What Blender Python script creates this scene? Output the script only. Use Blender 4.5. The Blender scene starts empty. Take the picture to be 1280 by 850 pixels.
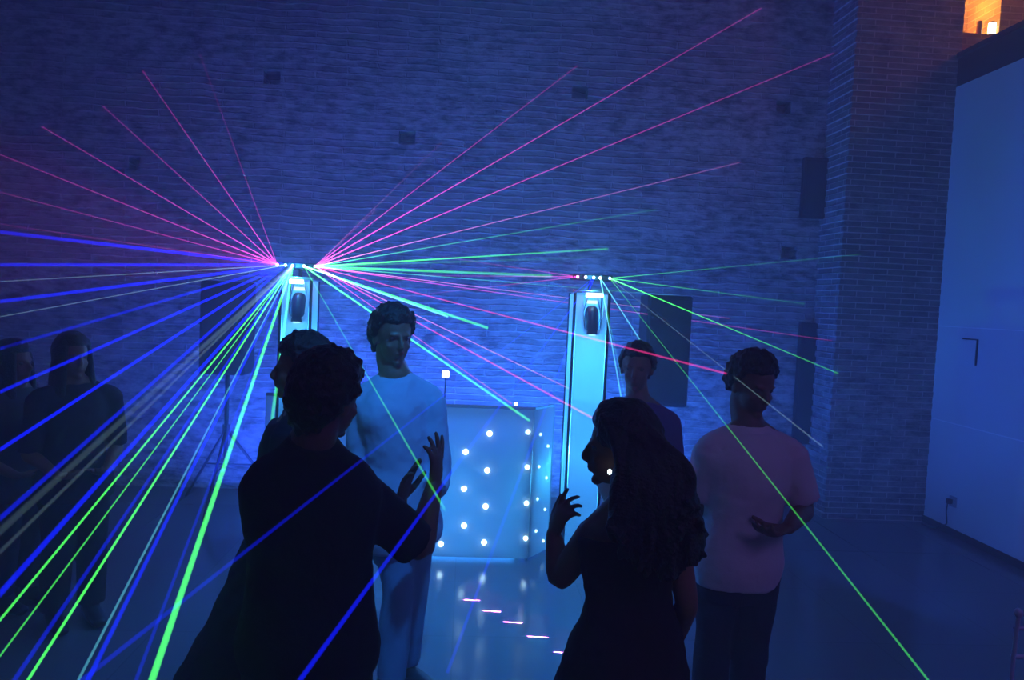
import bpy, bmesh, math, random
from mathutils import Vector, Matrix, noise, Quaternion
from math import radians, sin, cos, pi, sqrt

random.seed(7)
scene = bpy.context.scene
COL = scene.collection
V = Vector

# ------------------------------------------------------------------ camera
FPX = 930.0
CAM = V((0, 0, 1.85))
yaw, pitch, roll = radians(3.6), radians(3.0), radians(2.6)
fw = V((sin(yaw) * cos(pitch), cos(yaw) * cos(pitch), -sin(pitch))).normalized()
r0 = fw.cross(V((0, 0, 1))).normalized()
u0 = r0.cross(fw).normalized()
RT = r0 * cos(roll) + u0 * sin(roll)
UP = u0 * cos(roll) - r0 * sin(roll)
cd = bpy.data.cameras.new('camera')
cam = bpy.data.objects.new('camera', cd)
COL.objects.link(cam)
cd.sensor_width = 36.0
cd.lens = FPX / 1280.0 * 36.0
cd.clip_start = 0.05
cd.clip_end = 100
M = Matrix((RT, UP, -fw)).transposed().to_4x4()
M.translation = CAM
cam.matrix_world = M
scene.camera = cam


def ray(px, py):
    return fw + RT * ((px - 640) / FPX) + UP * (-(py - 425) / FPX)


def P(px, py, Y):
    d = ray(px, py)
    return CAM + d * (Y / d.y)


def PX(px, py, X):
    d = ray(px, py)
    return CAM + d * (X / d.x)


def PZ(px, py, Z=0.0):
    d = ray(px, py)
    return CAM + d * ((Z - CAM.z) / d.z)


# ------------------------------------------------------------------ materials
def lin(c):
    return c / 12.92 if c <= 0.04045 else ((c + 0.055) / 1.055) ** 2.4


def rgb(r, g, b):
    return (lin(r / 255), lin(g / 255), lin(b / 255), 1)


def mat(name, col, rough=0.6, metal=0.0, nscale=0, namt=0.15, bump=0.0, bscale=40, spec=0.5, sheen=0):
    m = bpy.data.materials.new(name)
    m.use_nodes = True
    nt = m.node_tree
    b = nt.nodes['Principled BSDF']
    b.inputs['Base Color'].default_value = col
    b.inputs['Roughness'].default_value = rough
    b.inputs['Metallic'].default_value = metal
    b.inputs['Specular IOR Level'].default_value = spec
    if sheen:
        b.inputs['Sheen Weight'].default_value = sheen
    tc = nt.nodes.new('ShaderNodeTexCoord')
    if nscale:
        n = nt.nodes.new('ShaderNodeTexNoise')
        n.inputs['Scale'].default_value = nscale
        n.inputs['Detail'].default_value = 4
        nt.links.new(tc.outputs['Object'], n.inputs['Vector'])
        mr = nt.nodes.new('ShaderNodeMapRange')
        mr.inputs[3].default_value = 1 - namt
        mr.inputs[4].default_value = 1 + namt
        nt.links.new(n.outputs[0], mr.inputs[0])
        mx = nt.nodes.new('ShaderNodeVectorMath')
        mx.operation = 'SCALE'
        mx.inputs[0].default_value = col[:3]
        nt.links.new(mr.outputs[0], mx.inputs['Scale'])
        nt.links.new(mx.outputs[0], b.inputs['Base Color'])
    if bump:
        n2 = nt.nodes.new('ShaderNodeTexNoise')
        n2.inputs['Scale'].default_value = bscale
        n2.inputs['Detail'].default_value = 3
        nt.links.new(tc.outputs['Object'], n2.inputs['Vector'])
        bp = nt.nodes.new('ShaderNodeBump')
        bp.inputs['Strength'].default_value = bump
        bp.inputs['Distance'].default_value = 0.01
        nt.links.new(n2.outputs[0], bp.inputs['Height'])
        nt.links.new(bp.outputs[0], b.inputs['Normal'])
    return m


def emat(name, col, strength, sample=True):
    m = bpy.data.materials.new(name)
    m.use_nodes = True
    nt = m.node_tree
    nt.nodes.clear()
    o = nt.nodes.new('ShaderNodeOutputMaterial')
    e = nt.nodes.new('ShaderNodeEmission')
    e.inputs[0].default_value = col
    e.inputs[1].default_value = strength
    nt.links.new(e.outputs[0], o.inputs[0])
    if not sample:
        m.cycles.emission_sampling = 'NONE'
    return m


def masonry(name, c1, c2, mortar, bw, bh, msize, rubble, seed, axis='XZ', depth=0.02):
    """Long thin bricks with proud pale mortar, patches of rough rubble stone."""
    m = bpy.data.materials.new(name)
    m.use_nodes = True
    nt = m.node_tree
    N, L = nt.nodes, nt.links
    b = N['Principled BSDF']
    b.inputs['Roughness'].default_value = 0.85
    tc = N.new('ShaderNodeTexCoord')
    sp = N.new('ShaderNodeSeparateXYZ')
    L.new(tc.outputs['Object'], sp.inputs[0])
    cb = N.new('ShaderNodeCombineXYZ')
    if axis == 'XZ':
        ad = N.new('ShaderNodeMath'); ad.operation = 'ADD'
        L.new(sp.outputs['X'], ad.inputs[0]); L.new(sp.outputs['Y'], ad.inputs[1])
        L.new(ad.outputs[0], cb.inputs['X'])
    L.new(sp.outputs['Z'], cb.inputs['Y'])
    # warp of the courses
    nw = N.new('ShaderNodeTexNoise'); nw.inputs['Scale'].default_value = 1.7; nw.inputs['Detail'].default_value = 6
    nw.inputs['Roughness'].default_value = 0.65
    L.new(tc.outputs['Object'], nw.inputs['Vector'])
    sub = N.new('ShaderNodeVectorMath'); sub.operation = 'SUBTRACT'; sub.inputs[1].default_value = (.5, .5, .5)
    L.new(nw.outputs['Color'], sub.inputs[0])
    sc = N.new('ShaderNodeVectorMath'); sc.operation = 'MULTIPLY'; sc.inputs[1].default_value = (rubble * 1.5, rubble, 0)
    L.new(sub.outputs[0], sc.inputs[0])
    av = N.new('ShaderNodeVectorMath'); av.operation = 'ADD'
    L.new(cb.outputs[0], av.inputs[0]); L.new(sc.outputs[0], av.inputs[1])
    br = N.new('ShaderNodeTexBrick')
    br.inputs['Color1'].default_value = c1
    br.inputs['Color2'].default_value = c2
    br.inputs['Mortar'].default_value = mortar
    br.inputs['Scale'].default_value = 1.0
    br.inputs['Mortar Size'].default_value = msize
    br.inputs['Mortar Smooth'].default_value = 0.6
    br.inputs['Brick Width'].default_value = bw
    br.inputs['Row Height'].default_value = bh
    br.inputs['Bias'].default_value = -0.1
    L.new(av.outputs[0], br.inputs['Vector'])
    # rubble: stretched voronoi cells + fine noise
    mp = N.new('ShaderNodeMapping'); mp.inputs['Scale'].default_value = (7, 7, 17)
    L.new(tc.outputs['Object'], mp.inputs[0])
    n3 = N.new('ShaderNodeTexNoise'); n3.inputs['Scale'].default_value = 1.0; n3.inputs['Detail'].default_value = 8
    n3.inputs['Roughness'].default_value = 0.7
    L.new(mp.outputs[0], n3.inputs['Vector'])
    # banding between smooth and rubble rows
    mb = N.new('ShaderNodeMapping'); mb.inputs['Scale'].default_value = (0.35, 0.35, 1.9)
    mb.inputs['Location'].default_value = (seed, 0, seed)
    L.new(tc.outputs['Object'], mb.inputs[0])
    nb = N.new('ShaderNodeTexNoise'); nb.inputs['Scale'].default_value = 1.0; nb.inputs['Detail'].default_value = 3
    L.new(mb.outputs[0], nb.inputs['Vector'])
    rb = N.new('ShaderNodeMapRange'); rb.inputs[1].default_value = 0.36; rb.inputs[2].default_value = 0.58
    rb.inputs[3].default_value = 0.30 if rubble > 0.05 else 0.15; rb.inputs[4].default_value = 0.92 if rubble > 0.05 else 0.5
    L.new(nb.outputs[0], rb.inputs[0])
    cr = N.new('ShaderNodeValToRGB')
    cr.color_ramp.elements[0].position = 0.36; cr.color_ramp.elements[0].color = tuple(x * .35 for x in c1[:3]) + (1,)
    cr.color_ramp.elements[1].position = 0.58; cr.color_ramp.elements[1].color = mortar
    L.new(n3.outputs[0], cr.inputs[0])
    mx = N.new('ShaderNodeMix'); mx.data_type = 'RGBA'
    L.new(rb.outputs[0], mx.inputs[0])
    L.new(br.outputs['Color'], mx.inputs[6]); L.new(cr.outputs[0], mx.inputs[7])
    L.new(mx.outputs[2], b.inputs['Base Color'])
    # relief
    mh = N.new('ShaderNodeMix'); mh.data_type = 'FLOAT'
    L.new(rb.outputs[0], mh.inputs[0]); L.new(br.outputs['Fac'], mh.inputs[2]); L.new(n3.outputs[0], mh.inputs[3])
    bp = N.new('ShaderNodeBump'); bp.inputs['Strength'].default_value = 0.8; bp.inputs['Distance'].default_value = depth
    L.new(mh.outputs[0], bp.inputs['Height'])
    L.new(bp.outputs[0], b.inputs['Normal'])
    return m


# ------------------------------------------------------------------ object helpers
def tag(o, label=None, cat=None, group=None, kind=None):
    if label: o['label'] = label
    if cat: o['category'] = cat
    if group: o['group'] = group
    if kind: o['kind'] = kind
    return o


def empty(name, loc=(0, 0, 0)):
    o = bpy.data.objects.new(name, None)
    o.location = loc
    o.empty_display_size = 0.1
    COL.objects.link(o)
    return o


def link(name, me, m, parent=None, origin=None, smooth=False):
    """mesh given in world coordinates; kept there under its parent"""
    o = bpy.data.objects.new(name, me)
    if m is not None:
        me.materials.clear()
        me.materials.append(m)
    base = V((0, 0, 0))
    p = parent
    while p is not None:
        base += p.location
        p = p.parent
    org = V(origin) if origin is not None else (base if parent else V((0, 0, 0)))
    me.transform(Matrix.Translation(-org))
    o.location = org - base
    if parent: o.parent = parent
    COL.objects.link(o)
    if smooth:
        for f in me.polygons: f.use_smooth = True
    return o


def bmobj(name, bm, m, parent=None, origin=None, smooth=False):
    bmesh.ops.recalc_face_normals(bm, faces=bm.faces)
    me = bpy.data.meshes.new(name)
    bm.to_mesh(me)
    bm.free()
    return link(name, me, m, parent, origin, smooth)


def BM():
    return bmesh.new()


def box(bm, lo, hi, bevel=0.0, mtx=None):
    r = bmesh.ops.create_cube(bm, size=1.0)
    vs = r['verts']
    lo, hi = V(lo), V(hi)
    for v in vs:
        v.co = V([(lo[i] + hi[i]) / 2 + v.co[i] * (hi[i] - lo[i]) for i in range(3)])
    if bevel:
        es = list({e for v in vs for e in v.link_edges})
        rr = bmesh.ops.bevel(bm, geom=es, offset=bevel, segments=2, affect='EDGES', profile=0.5)
        vs = list({v for f in rr['faces'] for v in f.verts} | {v for v in vs if v.is_valid})
    if mtx is not None:
        for v in vs: v.co = mtx @ v.co
    return vs


def ball(bm, c, r, seg=16, R=None):
    """ellipsoid, r = (a,b,c) along the columns of R"""
    if not hasattr(r, '__len__'): r = (r, r, r)
    c = V(c)
    nv = max(6, seg * 2 // 3)

    def pt(x, y, z):
        p = V((x * r[0], y * r[1], z * r[2]))
        return bm.verts.new(c + (R @ p if R is not None else p))
    top, bot = pt(0, 0, 1), pt(0, 0, -1)
    rows = [[pt(sin(pi * i / nv) * cos(2 * pi * j / seg), sin(pi * i / nv) * sin(2 * pi * j / seg), cos(pi * i / nv)) for j in range(seg)] for i in range(1, nv)]
    for j in range(seg):
        k = (j + 1) % seg
        bm.faces.new((top, rows[0][j], rows[0][k]))
        bm.faces.new((bot, rows[-1][k], rows[-1][j]))
        for a, b in zip(rows, rows[1:]):
            bm.faces.new((a[j], b[j], b[k], a[k]))


def catmull(pts, n):
    out = []
    k = len(pts)
    for i in range(k - 1):
        p0 = pts[max(i - 1, 0)]; p1 = pts[i]; p2 = pts[i + 1]; p3 = pts[min(i + 2, k - 1)]
        for j in range(n):
            t = j / n
            out.append(0.5 * ((2 * p1) + (p2 - p0) * t + (2 * p0 - 5 * p1 + 4 * p2 - p3) * t * t + (3 * p1 - p0 - 3 * p2 + p3) * t ** 3))
    out.append(pts[-1])
    return out


def tube(bm, pts, rad, ref=(1, 0, 0), n=12, sub=4, caps=True):
    pts = [V(p) for p in pts]
    rr = [V((r, r)) if not hasattr(r, '__len__') else V(r) for r in rad]
    if sub > 1:
        pts = catmull(pts, sub)
        rr = catmull(rr, sub)
    ref = V(ref)
    rings = []
    k = len(pts)

    def ring(c, s, t2, a, b):
        return [bm.verts.new(c + s * (a * cos(2 * pi * i / n)) + t2 * (b * sin(2 * pi * i / n))) for i in range(n)]
    for i in range(k):
        t = (pts[min(i + 1, k - 1)] - pts[max(i - 1, 0)]).normalized()
        s = (ref - t * ref.dot(t))
        if s.length < 1e-3: s = t.orthogonal()
        s.normalize()
        w = t.cross(s)
        a, b = max(rr[i].x, 1e-4), max(rr[i].y, 1e-4)
        if i == 0 and caps:
            h = min(a, b)
            for q in (80, 50, 25):
                rings.append(ring(pts[i] - t * h * sin(radians(q)), s, w, a * cos(radians(q)), b * cos(radians(q))))
        rings.append(ring(pts[i], s, w, a, b))
        if i == k - 1 and caps:
            h = min(a, b)
            for q in (25, 50, 80):
                rings.append(ring(pts[i] + t * h * sin(radians(q)), s, w, a * cos(radians(q)), b * cos(radians(q))))
    for i in range(len(rings) - 1):
        for j in range(n):
            bm.faces.new((rings[i][j], rings[i][(j + 1) % n], rings[i + 1][(j + 1) % n], rings[i + 1][j]))
    bm.faces.new(rings[0][::-1])
    bm.faces.new(rings[-1])


def rod(bm, a, b, r, n=8, r2=None):
    tube(bm, [a, b], [r, r if r2 is None else r2], n=n, sub=1, caps=False)


_tex = {}


def cloud(size):
    if size not in _tex:
        t = bpy.data.textures.new('folds', 'CLOUDS')
        t.noise_scale = size
        t.noise_depth = 3
        _tex[size] = t
    return _tex[size]


def remesh(name, bm, m, parent, voxel=0.008, smooth=3, wrinkle=0, wsize=0.12, origin=None):
    bmesh.ops.recalc_face_normals(bm, faces=bm.faces)
    me = bpy.data.meshes.new('raw')
    bm.to_mesh(me)
    bm.free()
    t = bpy.data.objects.new('raw', me)
    COL.objects.link(t)
    md = t.modifiers.new('r', 'REMESH')
    md.mode = 'VOXEL'
    md.voxel_size = voxel
    if smooth:
        sm = t.modifiers.new('s', 'SMOOTH')
        sm.factor = 0.5
        sm.iterations = smooth
    if wrinkle:
        dm = t.modifiers.new('d', 'DISPLACE')
        dm.texture = cloud(wsize)
        dm.strength = wrinkle
        dm.mid_level = 0.5
        dm.texture_coords = 'LOCAL'
    dg = bpy.context.evaluated_depsgraph_get()
    out = bpy.data.meshes.new_from_object(t.evaluated_get(dg))
    bpy.data.objects.remove(t)
    bpy.data.meshes.remove(me)
    out.name = name
    return link(name, out, m, parent, origin, smooth=True)


# ------------------------------------------------------------------ the room
X_PART = 4.27      # white partition
Y_WALL = 6.95       # brick back wall
Y_PIL = 6.5       # face of the brick pier
X_L, X_R, Y_B, Z_C = -6.2, 7.6, -3.0, 5.6

m_wall = masonry('rough_masonry', rgb(112, 104, 100), rgb(146, 138, 132), rgb(186, 180, 172), 0.55, 0.060, 0.010, 0.085, 3.1, depth=0.04)
m_pier = masonry('thin_brick', rgb(84, 70, 66), rgb(112, 94, 88), rgb(205, 196, 186), 0.27, 0.052, 0.007, 0.012, 9.3, depth=0.03)
m_white = mat('white_plaster', rgb(205, 208, 215), 0.75, nscale=1.5, namt=.08, bump=.1, bscale=8)
m_dark = mat('dark_timber', rgb(46, 38, 36), 0.7, nscale=6, bump=.2, bscale=20)
m_black = mat('black_plastic', rgb(16, 16, 18), 0.45, bump=.1, bscale=150)
m_blackmetal = mat('black_metal', rgb(20, 20, 22), 0.35, metal=.6)
m_ceil = mat('ceiling_plaster', rgb(60, 58, 60), 0.9, nscale=2)

# floor: large glossy tiles
m_floor = bpy.data.materials.new('glossy_tiles')
m_floor.use_nodes = True
nt = m_floor.node_tree
b = nt.nodes['Principled BSDF']
tc = nt.nodes.new('ShaderNodeTexCoord')
br = nt.nodes.new('ShaderNodeTexBrick')
br.offset = 0.0
br.inputs['Color1'].default_value = rgb(104, 106, 112)
br.inputs['Color2'].default_value = rgb(96, 98, 104)
br.inputs['Mortar'].default_value = rgb(84, 85, 90)
br.inputs['Scale'].default_value = 1
br.inputs['Mortar Size'].default_value = 0.004
br.inputs['Brick Width'].default_value = 0.8
br.inputs['Row Height'].default_value = 0.8
nt.links.new(tc.outputs['Object'], br.inputs['Vector'])
nt.links.new(br.outputs['Color'], b.inputs['Base Color'])
n = nt.nodes.new('ShaderNodeTexNoise'); n.inputs['Scale'].default_value = 3; n.inputs['Detail'].default_value = 5
nt.links.new(tc.outputs['Object'], n.inputs['Vector'])
mr = nt.nodes.new('ShaderNodeMapRange'); mr.inputs[3].default_value = .10; mr.inputs[4].default_value = .24
nt.links.new(n.outputs[0], mr.inputs[0]); nt.links.new(mr.outputs[0], b.inputs['Roughness'])
bp = nt.nodes.new('ShaderNodeBump'); bp.inputs['Strength'].default_value = .06; bp.inputs['Distance'].default_value = .01
n2 = nt.nodes.new('ShaderNodeTexNoise'); n2.inputs['Scale'].default_value = 9
nt.links.new(tc.outputs['Object'], n2.inputs['Vector']); nt.links.new(n2.outputs[0], bp.inputs['Height'])
nt.links.new(bp.outputs[0], b.inputs['Normal'])

bm = BM(); box(bm, (X_L, Y_B, -0.2), (X_R, Y_WALL + .6, 0))
tag(bmobj('floor', bm, m_floor), 'dark glossy tiled dance floor', None, kind='structure')
bm = BM(); box(bm, (X_L, Y_B, Z_C), (X_R, Y_WALL + .6, Z_C + .2))
tag(bmobj('ceiling', bm, m_ceil), 'dark ceiling above the hall', None, kind='structure')
bm = BM(); box(bm, (X_L - .3, Y_B, 0), (X_L, Y_WALL + .6, Z_C))
tag(bmobj('wall_left', bm, m_pier), 'brick side wall', None, kind='structure')
bm = BM(); box(bm, (X_L, Y_B - .3, 0), (X_R, Y_B, Z_C))
tag(bmobj('wall_front', bm, m_ceil), 'dark wall behind the viewer', None, kind='structure')
bm = BM(); box(bm, (X_R, Y_B, 0), (X_R + .3, Y_WALL + .6, Z_C))
tag(bmobj('wall_gallery', bm, m_pier), 'brick wall along the gallery', None, kind='structure')

# back wall with putlog holes
XP0 = P(1040, 500, Y_PIL).x        # left corner of the pier
XP1 = P(1202, 60, Y_PIL).x
bm = BM(); box(bm, (X_L, Y_WALL, 0), (XP0 + .5, Y_WALL + .5, Z_C))
bk = bmobj('wall_back', bm, m_wall)
holes = [(340, 97), (509, 172), (725, 115), (980, 134), (986, 316), (168, 205)]
bm = BM()
for hx, hy in holes:
    c = P(hx, hy, Y_WALL)
    w = .075 if hx != 168 else .05
    box(bm, (c.x - w, Y_WALL - .1, c.z - .06), (c.x + w, Y_WALL + .16, c.z + .06))
ct = bmobj('cutter', bm, None)
md = bk.modifiers.new('b', 'BOOLEAN'); md.object = ct; md.operation = 'DIFFERENCE'; md.solver = 'EXACT'
dg = bpy.context.evaluated_depsgraph_get()
nm = bpy.data.meshes.new_from_object(bk.evaluated_get(dg))
bk.modifiers.clear(); bk.data = nm
bpy.data.objects.remove(ct)
tag(bk, 'rough old masonry wall lit blue behind the DJ booth', None, kind='structure')

# the brick pier: stepped courses down its left corner
bm = BM()
zz = 0.0; k = 0
while zz < Z_C:
    o = 0.0 if k % 2 else 0.012
    box(bm, (XP0 - o, Y_PIL - o * .5, zz), (XP1, Y_WALL + .5, min(zz + .052, Z_C)))
    zz += .052; k += 1
tag(bmobj('wall_pier', bm, m_pier), 'projecting brick pier of thin courses right of the back wall', None, kind='structure')

# gallery storey right of the pier: brick wall with a lit recess
zs = P(1225, 42, Y_PIL + .02).z       # sill of the recess
XN0, XN1 = P(1207, 20, Y_PIL).x, P(1253, 10, Y_PIL).x
YG = Y_PIL + .02
bm = BM()
box(bm, (XP1, YG, 3.9), (XN0, Y_WALL + .5, Z_C))
box(bm, (XN1, YG, 3.9), (X_R, Y_WALL + .5, Z_C))
box(bm, (XN0, YG, 3.9), (XN1, Y_WALL + .5, zs))
box(bm, (XN0, YG + .45, zs), (XN1, Y_WALL + .5, Z_C))
tag(bmobj('wall_upper', bm, masonry('warm_brick', rgb(150, 96, 66), rgb(176, 122, 84), rgb(206, 170, 130), 0.25, 0.06, 0.008, 0.012, 2.0, depth=.02)),
    'brown brick wall of the gallery with a lit recess', None, kind='structure')
# partition and gallery slab
bm = BM()
box(bm, (X_PART, Y_B, 0.0), (X_PART + .12, Y_PIL - .0, 3.93))
part = bmobj('wall_right', bm, m_white)
tag(part, 'tall smooth white partition wall right of the brick pier', None, kind='structure')
m_seam = mat('seam_filler', rgb(235, 238, 245), .5)
for za in (1.80, 0.96):
    bm = BM(); box(bm, (X_PART - .003, Y_B + .02, za - .004), (X_PART, Y_PIL - .02, za + .004))
    bmobj('panel_seam', bm, m_seam, part)
bm = BM()
box(bm, (X_PART + .0, Y_B, 3.932), (X_R, Y_PIL + .018, 4.2))
box(bm, (X_PART - .03, Y_B, 4.18), (X_PART + .05, Y_PIL - .02, 4.22))
tag(bmobj('trim_1', bm, m_dark), 'dark timber edge beam of the gallery above the white partition', None, kind='structure')
bm = BM(); box(bm, (X_PART - .014, Y_B, 0), (X_PART - .001, Y_PIL, .06))  # dark strip modelled in place of the shadow line along the floor
tag(bmobj('shadow_strip_right', bm, m_dark), 'dark strip for the shadow line under the white partition', None, kind='structure')

# recess contents: candle lamp and bottle-like post
c = P(1240, 34, Y_PIL + .075)
lx, ly = c.x, c.y
bm = BM()
tube(bm, [(lx, ly, zs), (lx, ly, zs + .02)], [.036, .036], n=20, sub=1, caps=False)
e = empty('candle_lantern', (lx, ly, zs))
tag(e, 'small bright candle lantern on the sill of the warm brick recess', 'lantern')
bmobj('base', bm, m_blackmetal, e)
bm = BM(); tube(bm, [(lx, ly, zs + .021), (lx, ly, zs + .12)], [.032, .030], n=20, sub=1, caps=False)
bmobj('glowing_glass', bm, emat('candle_glow', (1, .78, .36, 1), 14), e)
bm = BM(); tube(bm, [(lx, ly, zs + .121), (lx, ly, zs + .132)], [.031, .022], n=20, sub=1, caps=False)
bmobj('rim', bm, m_blackmetal, e)
c = P(1224, 35, Y_PIL + .10)
bm = BM()
tube(bm, [(c.x, c.y, zs), (c.x, c.y, zs + .085), (c.x, c.y, zs + .105), (c.x, c.y, zs + .14)], [.024, .024, .021, .020], n=16, sub=2, caps=False)
tag(bmobj('bottle', bm, mat('amber_glass', rgb(96, 40, 16), .25)), 'dark amber bottle standing on the recess sill beside the lantern', 'bottle')

# two narrow dark boxes on the wall beside the pier
for (x0, y0, x1, y1, lab) in ((1006, 196, 1031, 274, 'narrow dark box high on the wall beside the brick pier'),
                              (1001, 403, 1019, 556, 'tall narrow dark box low on the wall beside the brick pier')):
    yk = Y_WALL - .08
    a = P(x0, y0, yk); d = P(x1, y1, yk)
    root = empty('column_speaker', ((a.x + d.x) / 2, yk + .1, d.z))
    tag(root, lab, 'column speaker')
    bm = BM(); box(bm, (a.x, yk, d.z), (d.x, yk + .05, a.z), .008)
    bmobj('housing', bm, m_black, root)
    bm = BM(); box(bm, (a.x + .02, yk - .012, d.z + .03), (d.x - .02, yk - .0005, a.z - .03), .004)
    bmobj('front_grille', bm, mat('grille_cloth', rgb(26, 26, 30), .8, bump=.6, bscale=300), root)
    bm = BM(); box(bm, ((a.x + d.x) / 2 - .03, yk + .05, (a.z + d.z) / 2 - .05), ((a.x + d.x) / 2 + .03, yk + .08, (a.z + d.z) / 2 + .05))
    bmobj('wall_bracket', bm, m_blackmetal, root)

# socket with cable, access panel on the partition
c = PX(1192, 627, X_PART)
root = empty('wall_socket', (X_PART, c.y, c.z))
tag(root, 'small wall socket with a plugged in cable near the foot of the white partition', 'socket')
bm = BM(); box(bm, (X_PART - .012, c.y - .045, c.z - .045), (X_PART, c.y + .045, c.z + .045), .003)
bmobj('face_plate', bm, mat('grey_plastic', rgb(150, 152, 160), .5), root)
bm = BM(); box(bm, (X_PART - .05, c.y - .01, c.z - .022), (X_PART - .0125, c.y + .034, c.z + .022), .006)
bmobj('plug', bm, m_black, root)
pts = [V((X_PART - .045, c.y + .012, c.z - .02)), V((X_PART - .05, c.y + .012, c.z - .10)), V((X_PART - .035, c.y + .02, c.z - .20)),
       V((X_PART - .04, c.y + .08, .06)), V((X_PART - .06, c.y + .16, .008)), V((X_PART - .08, c.y + .3, .008))]
bm = BM(); tube(bm, pts, [.006] * 6, n=8, sub=5)
bmobj('cable', bm, m_black, root, smooth=True)
a = PX(1204, 424, X_PART); d = PX(1220, 454, X_PART)
root = empty('access_panel', (X_PART, a.y, d.z))
tag(root, 'small square access panel at eye level on the white partition', 'access panel')
y0, y1, z0, z1 = min(a.y, d.y), max(a.y, d.y), d.z, a.z
bm = BM(); box(bm, (X_PART - .006, y0, z0), (X_PART, y1, z1), .002)
bmobj('cover', bm, m_white, root)
bm = BM()
box(bm, (X_PART - .014, y0 - .012, z0 - .02), (X_PART, y0, z1), .002)
box(bm, (X_PART - .010, y0 - .012, z1), (X_PART, y1, z1 + .008), .001)
bmobj('frame', bm, m_black, root)

# ------------------------------------------------------------------ haze
bm = BM(); box(bm, (X_L - .25, Y_B - .25, -.15), (X_R + .25, Y_WALL + .55, Z_C + .15))
hm = bpy.data.materials.new('stage_haze')
hm.use_nodes = True
nt = hm.node_tree; nt.nodes.clear()
o = nt.nodes.new('ShaderNodeOutputMaterial')
vs = nt.nodes.new('ShaderNodeVolumeScatter')
vs.inputs['Color'].default_value = (1, 1, 1, 1)
vs.inputs['Density'].default_value = 0.05
vs.inputs['Anisotropy'].default_value = 0.25
nt.links.new(vs.outputs[0], o.inputs['Volume'])
hz = bmobj('haze', bm, hm)
tag(hz, 'thin stage haze filling the whole hall', 'haze', kind='stuff')

# ------------------------------------------------------------------ light towers
YT = 5.3
m_led = emat('blue_white_led', (.55, .95, 1, 1), 10, False)
m_alu = mat('aluminium', rgb(170, 172, 176), .3, metal=.9)
m_sleeve = bpy.data.materials.new('white_stretch_fabric')
m_sleeve.use_nodes = True
nt = m_sleeve.node_tree
N = nt.nodes
pb = N['Principled BSDF']; pb.inputs['Base Color'].default_value = (.8, .8, .8, 1); pb.inputs['Roughness'].default_value = .7
tr = N.new('ShaderNodeBsdfTranslucent'); tr.inputs[0].default_value = (.85, .85, .85, 1)
mx = N.new('ShaderNodeMixShader'); mx.inputs[0].default_value = .6
nt.links.new(pb.outputs[0], mx.inputs[1]); nt.links.new(tr.outputs[0], mx.inputs[2]); nt.links.new(mx.outputs[0], N['Material Output'].inputs[0])


def light(kind, name, loc, energy, col, **kw):
    d = bpy.data.lights.new(name, kind)
    d.energy = energy
    d.color = col
    for k, v in kw.items():
        if k not in ('aim',): setattr(d, k, v)
    o = bpy.data.objects.new(name, d)
    o.location = loc
    if 'aim' in kw:
        o.rotation_euler = (V(kw['aim']) - V(loc)).to_track_quat('-Z', 'Y').to_euler()
    COL.objects.link(o)
    return o


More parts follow.
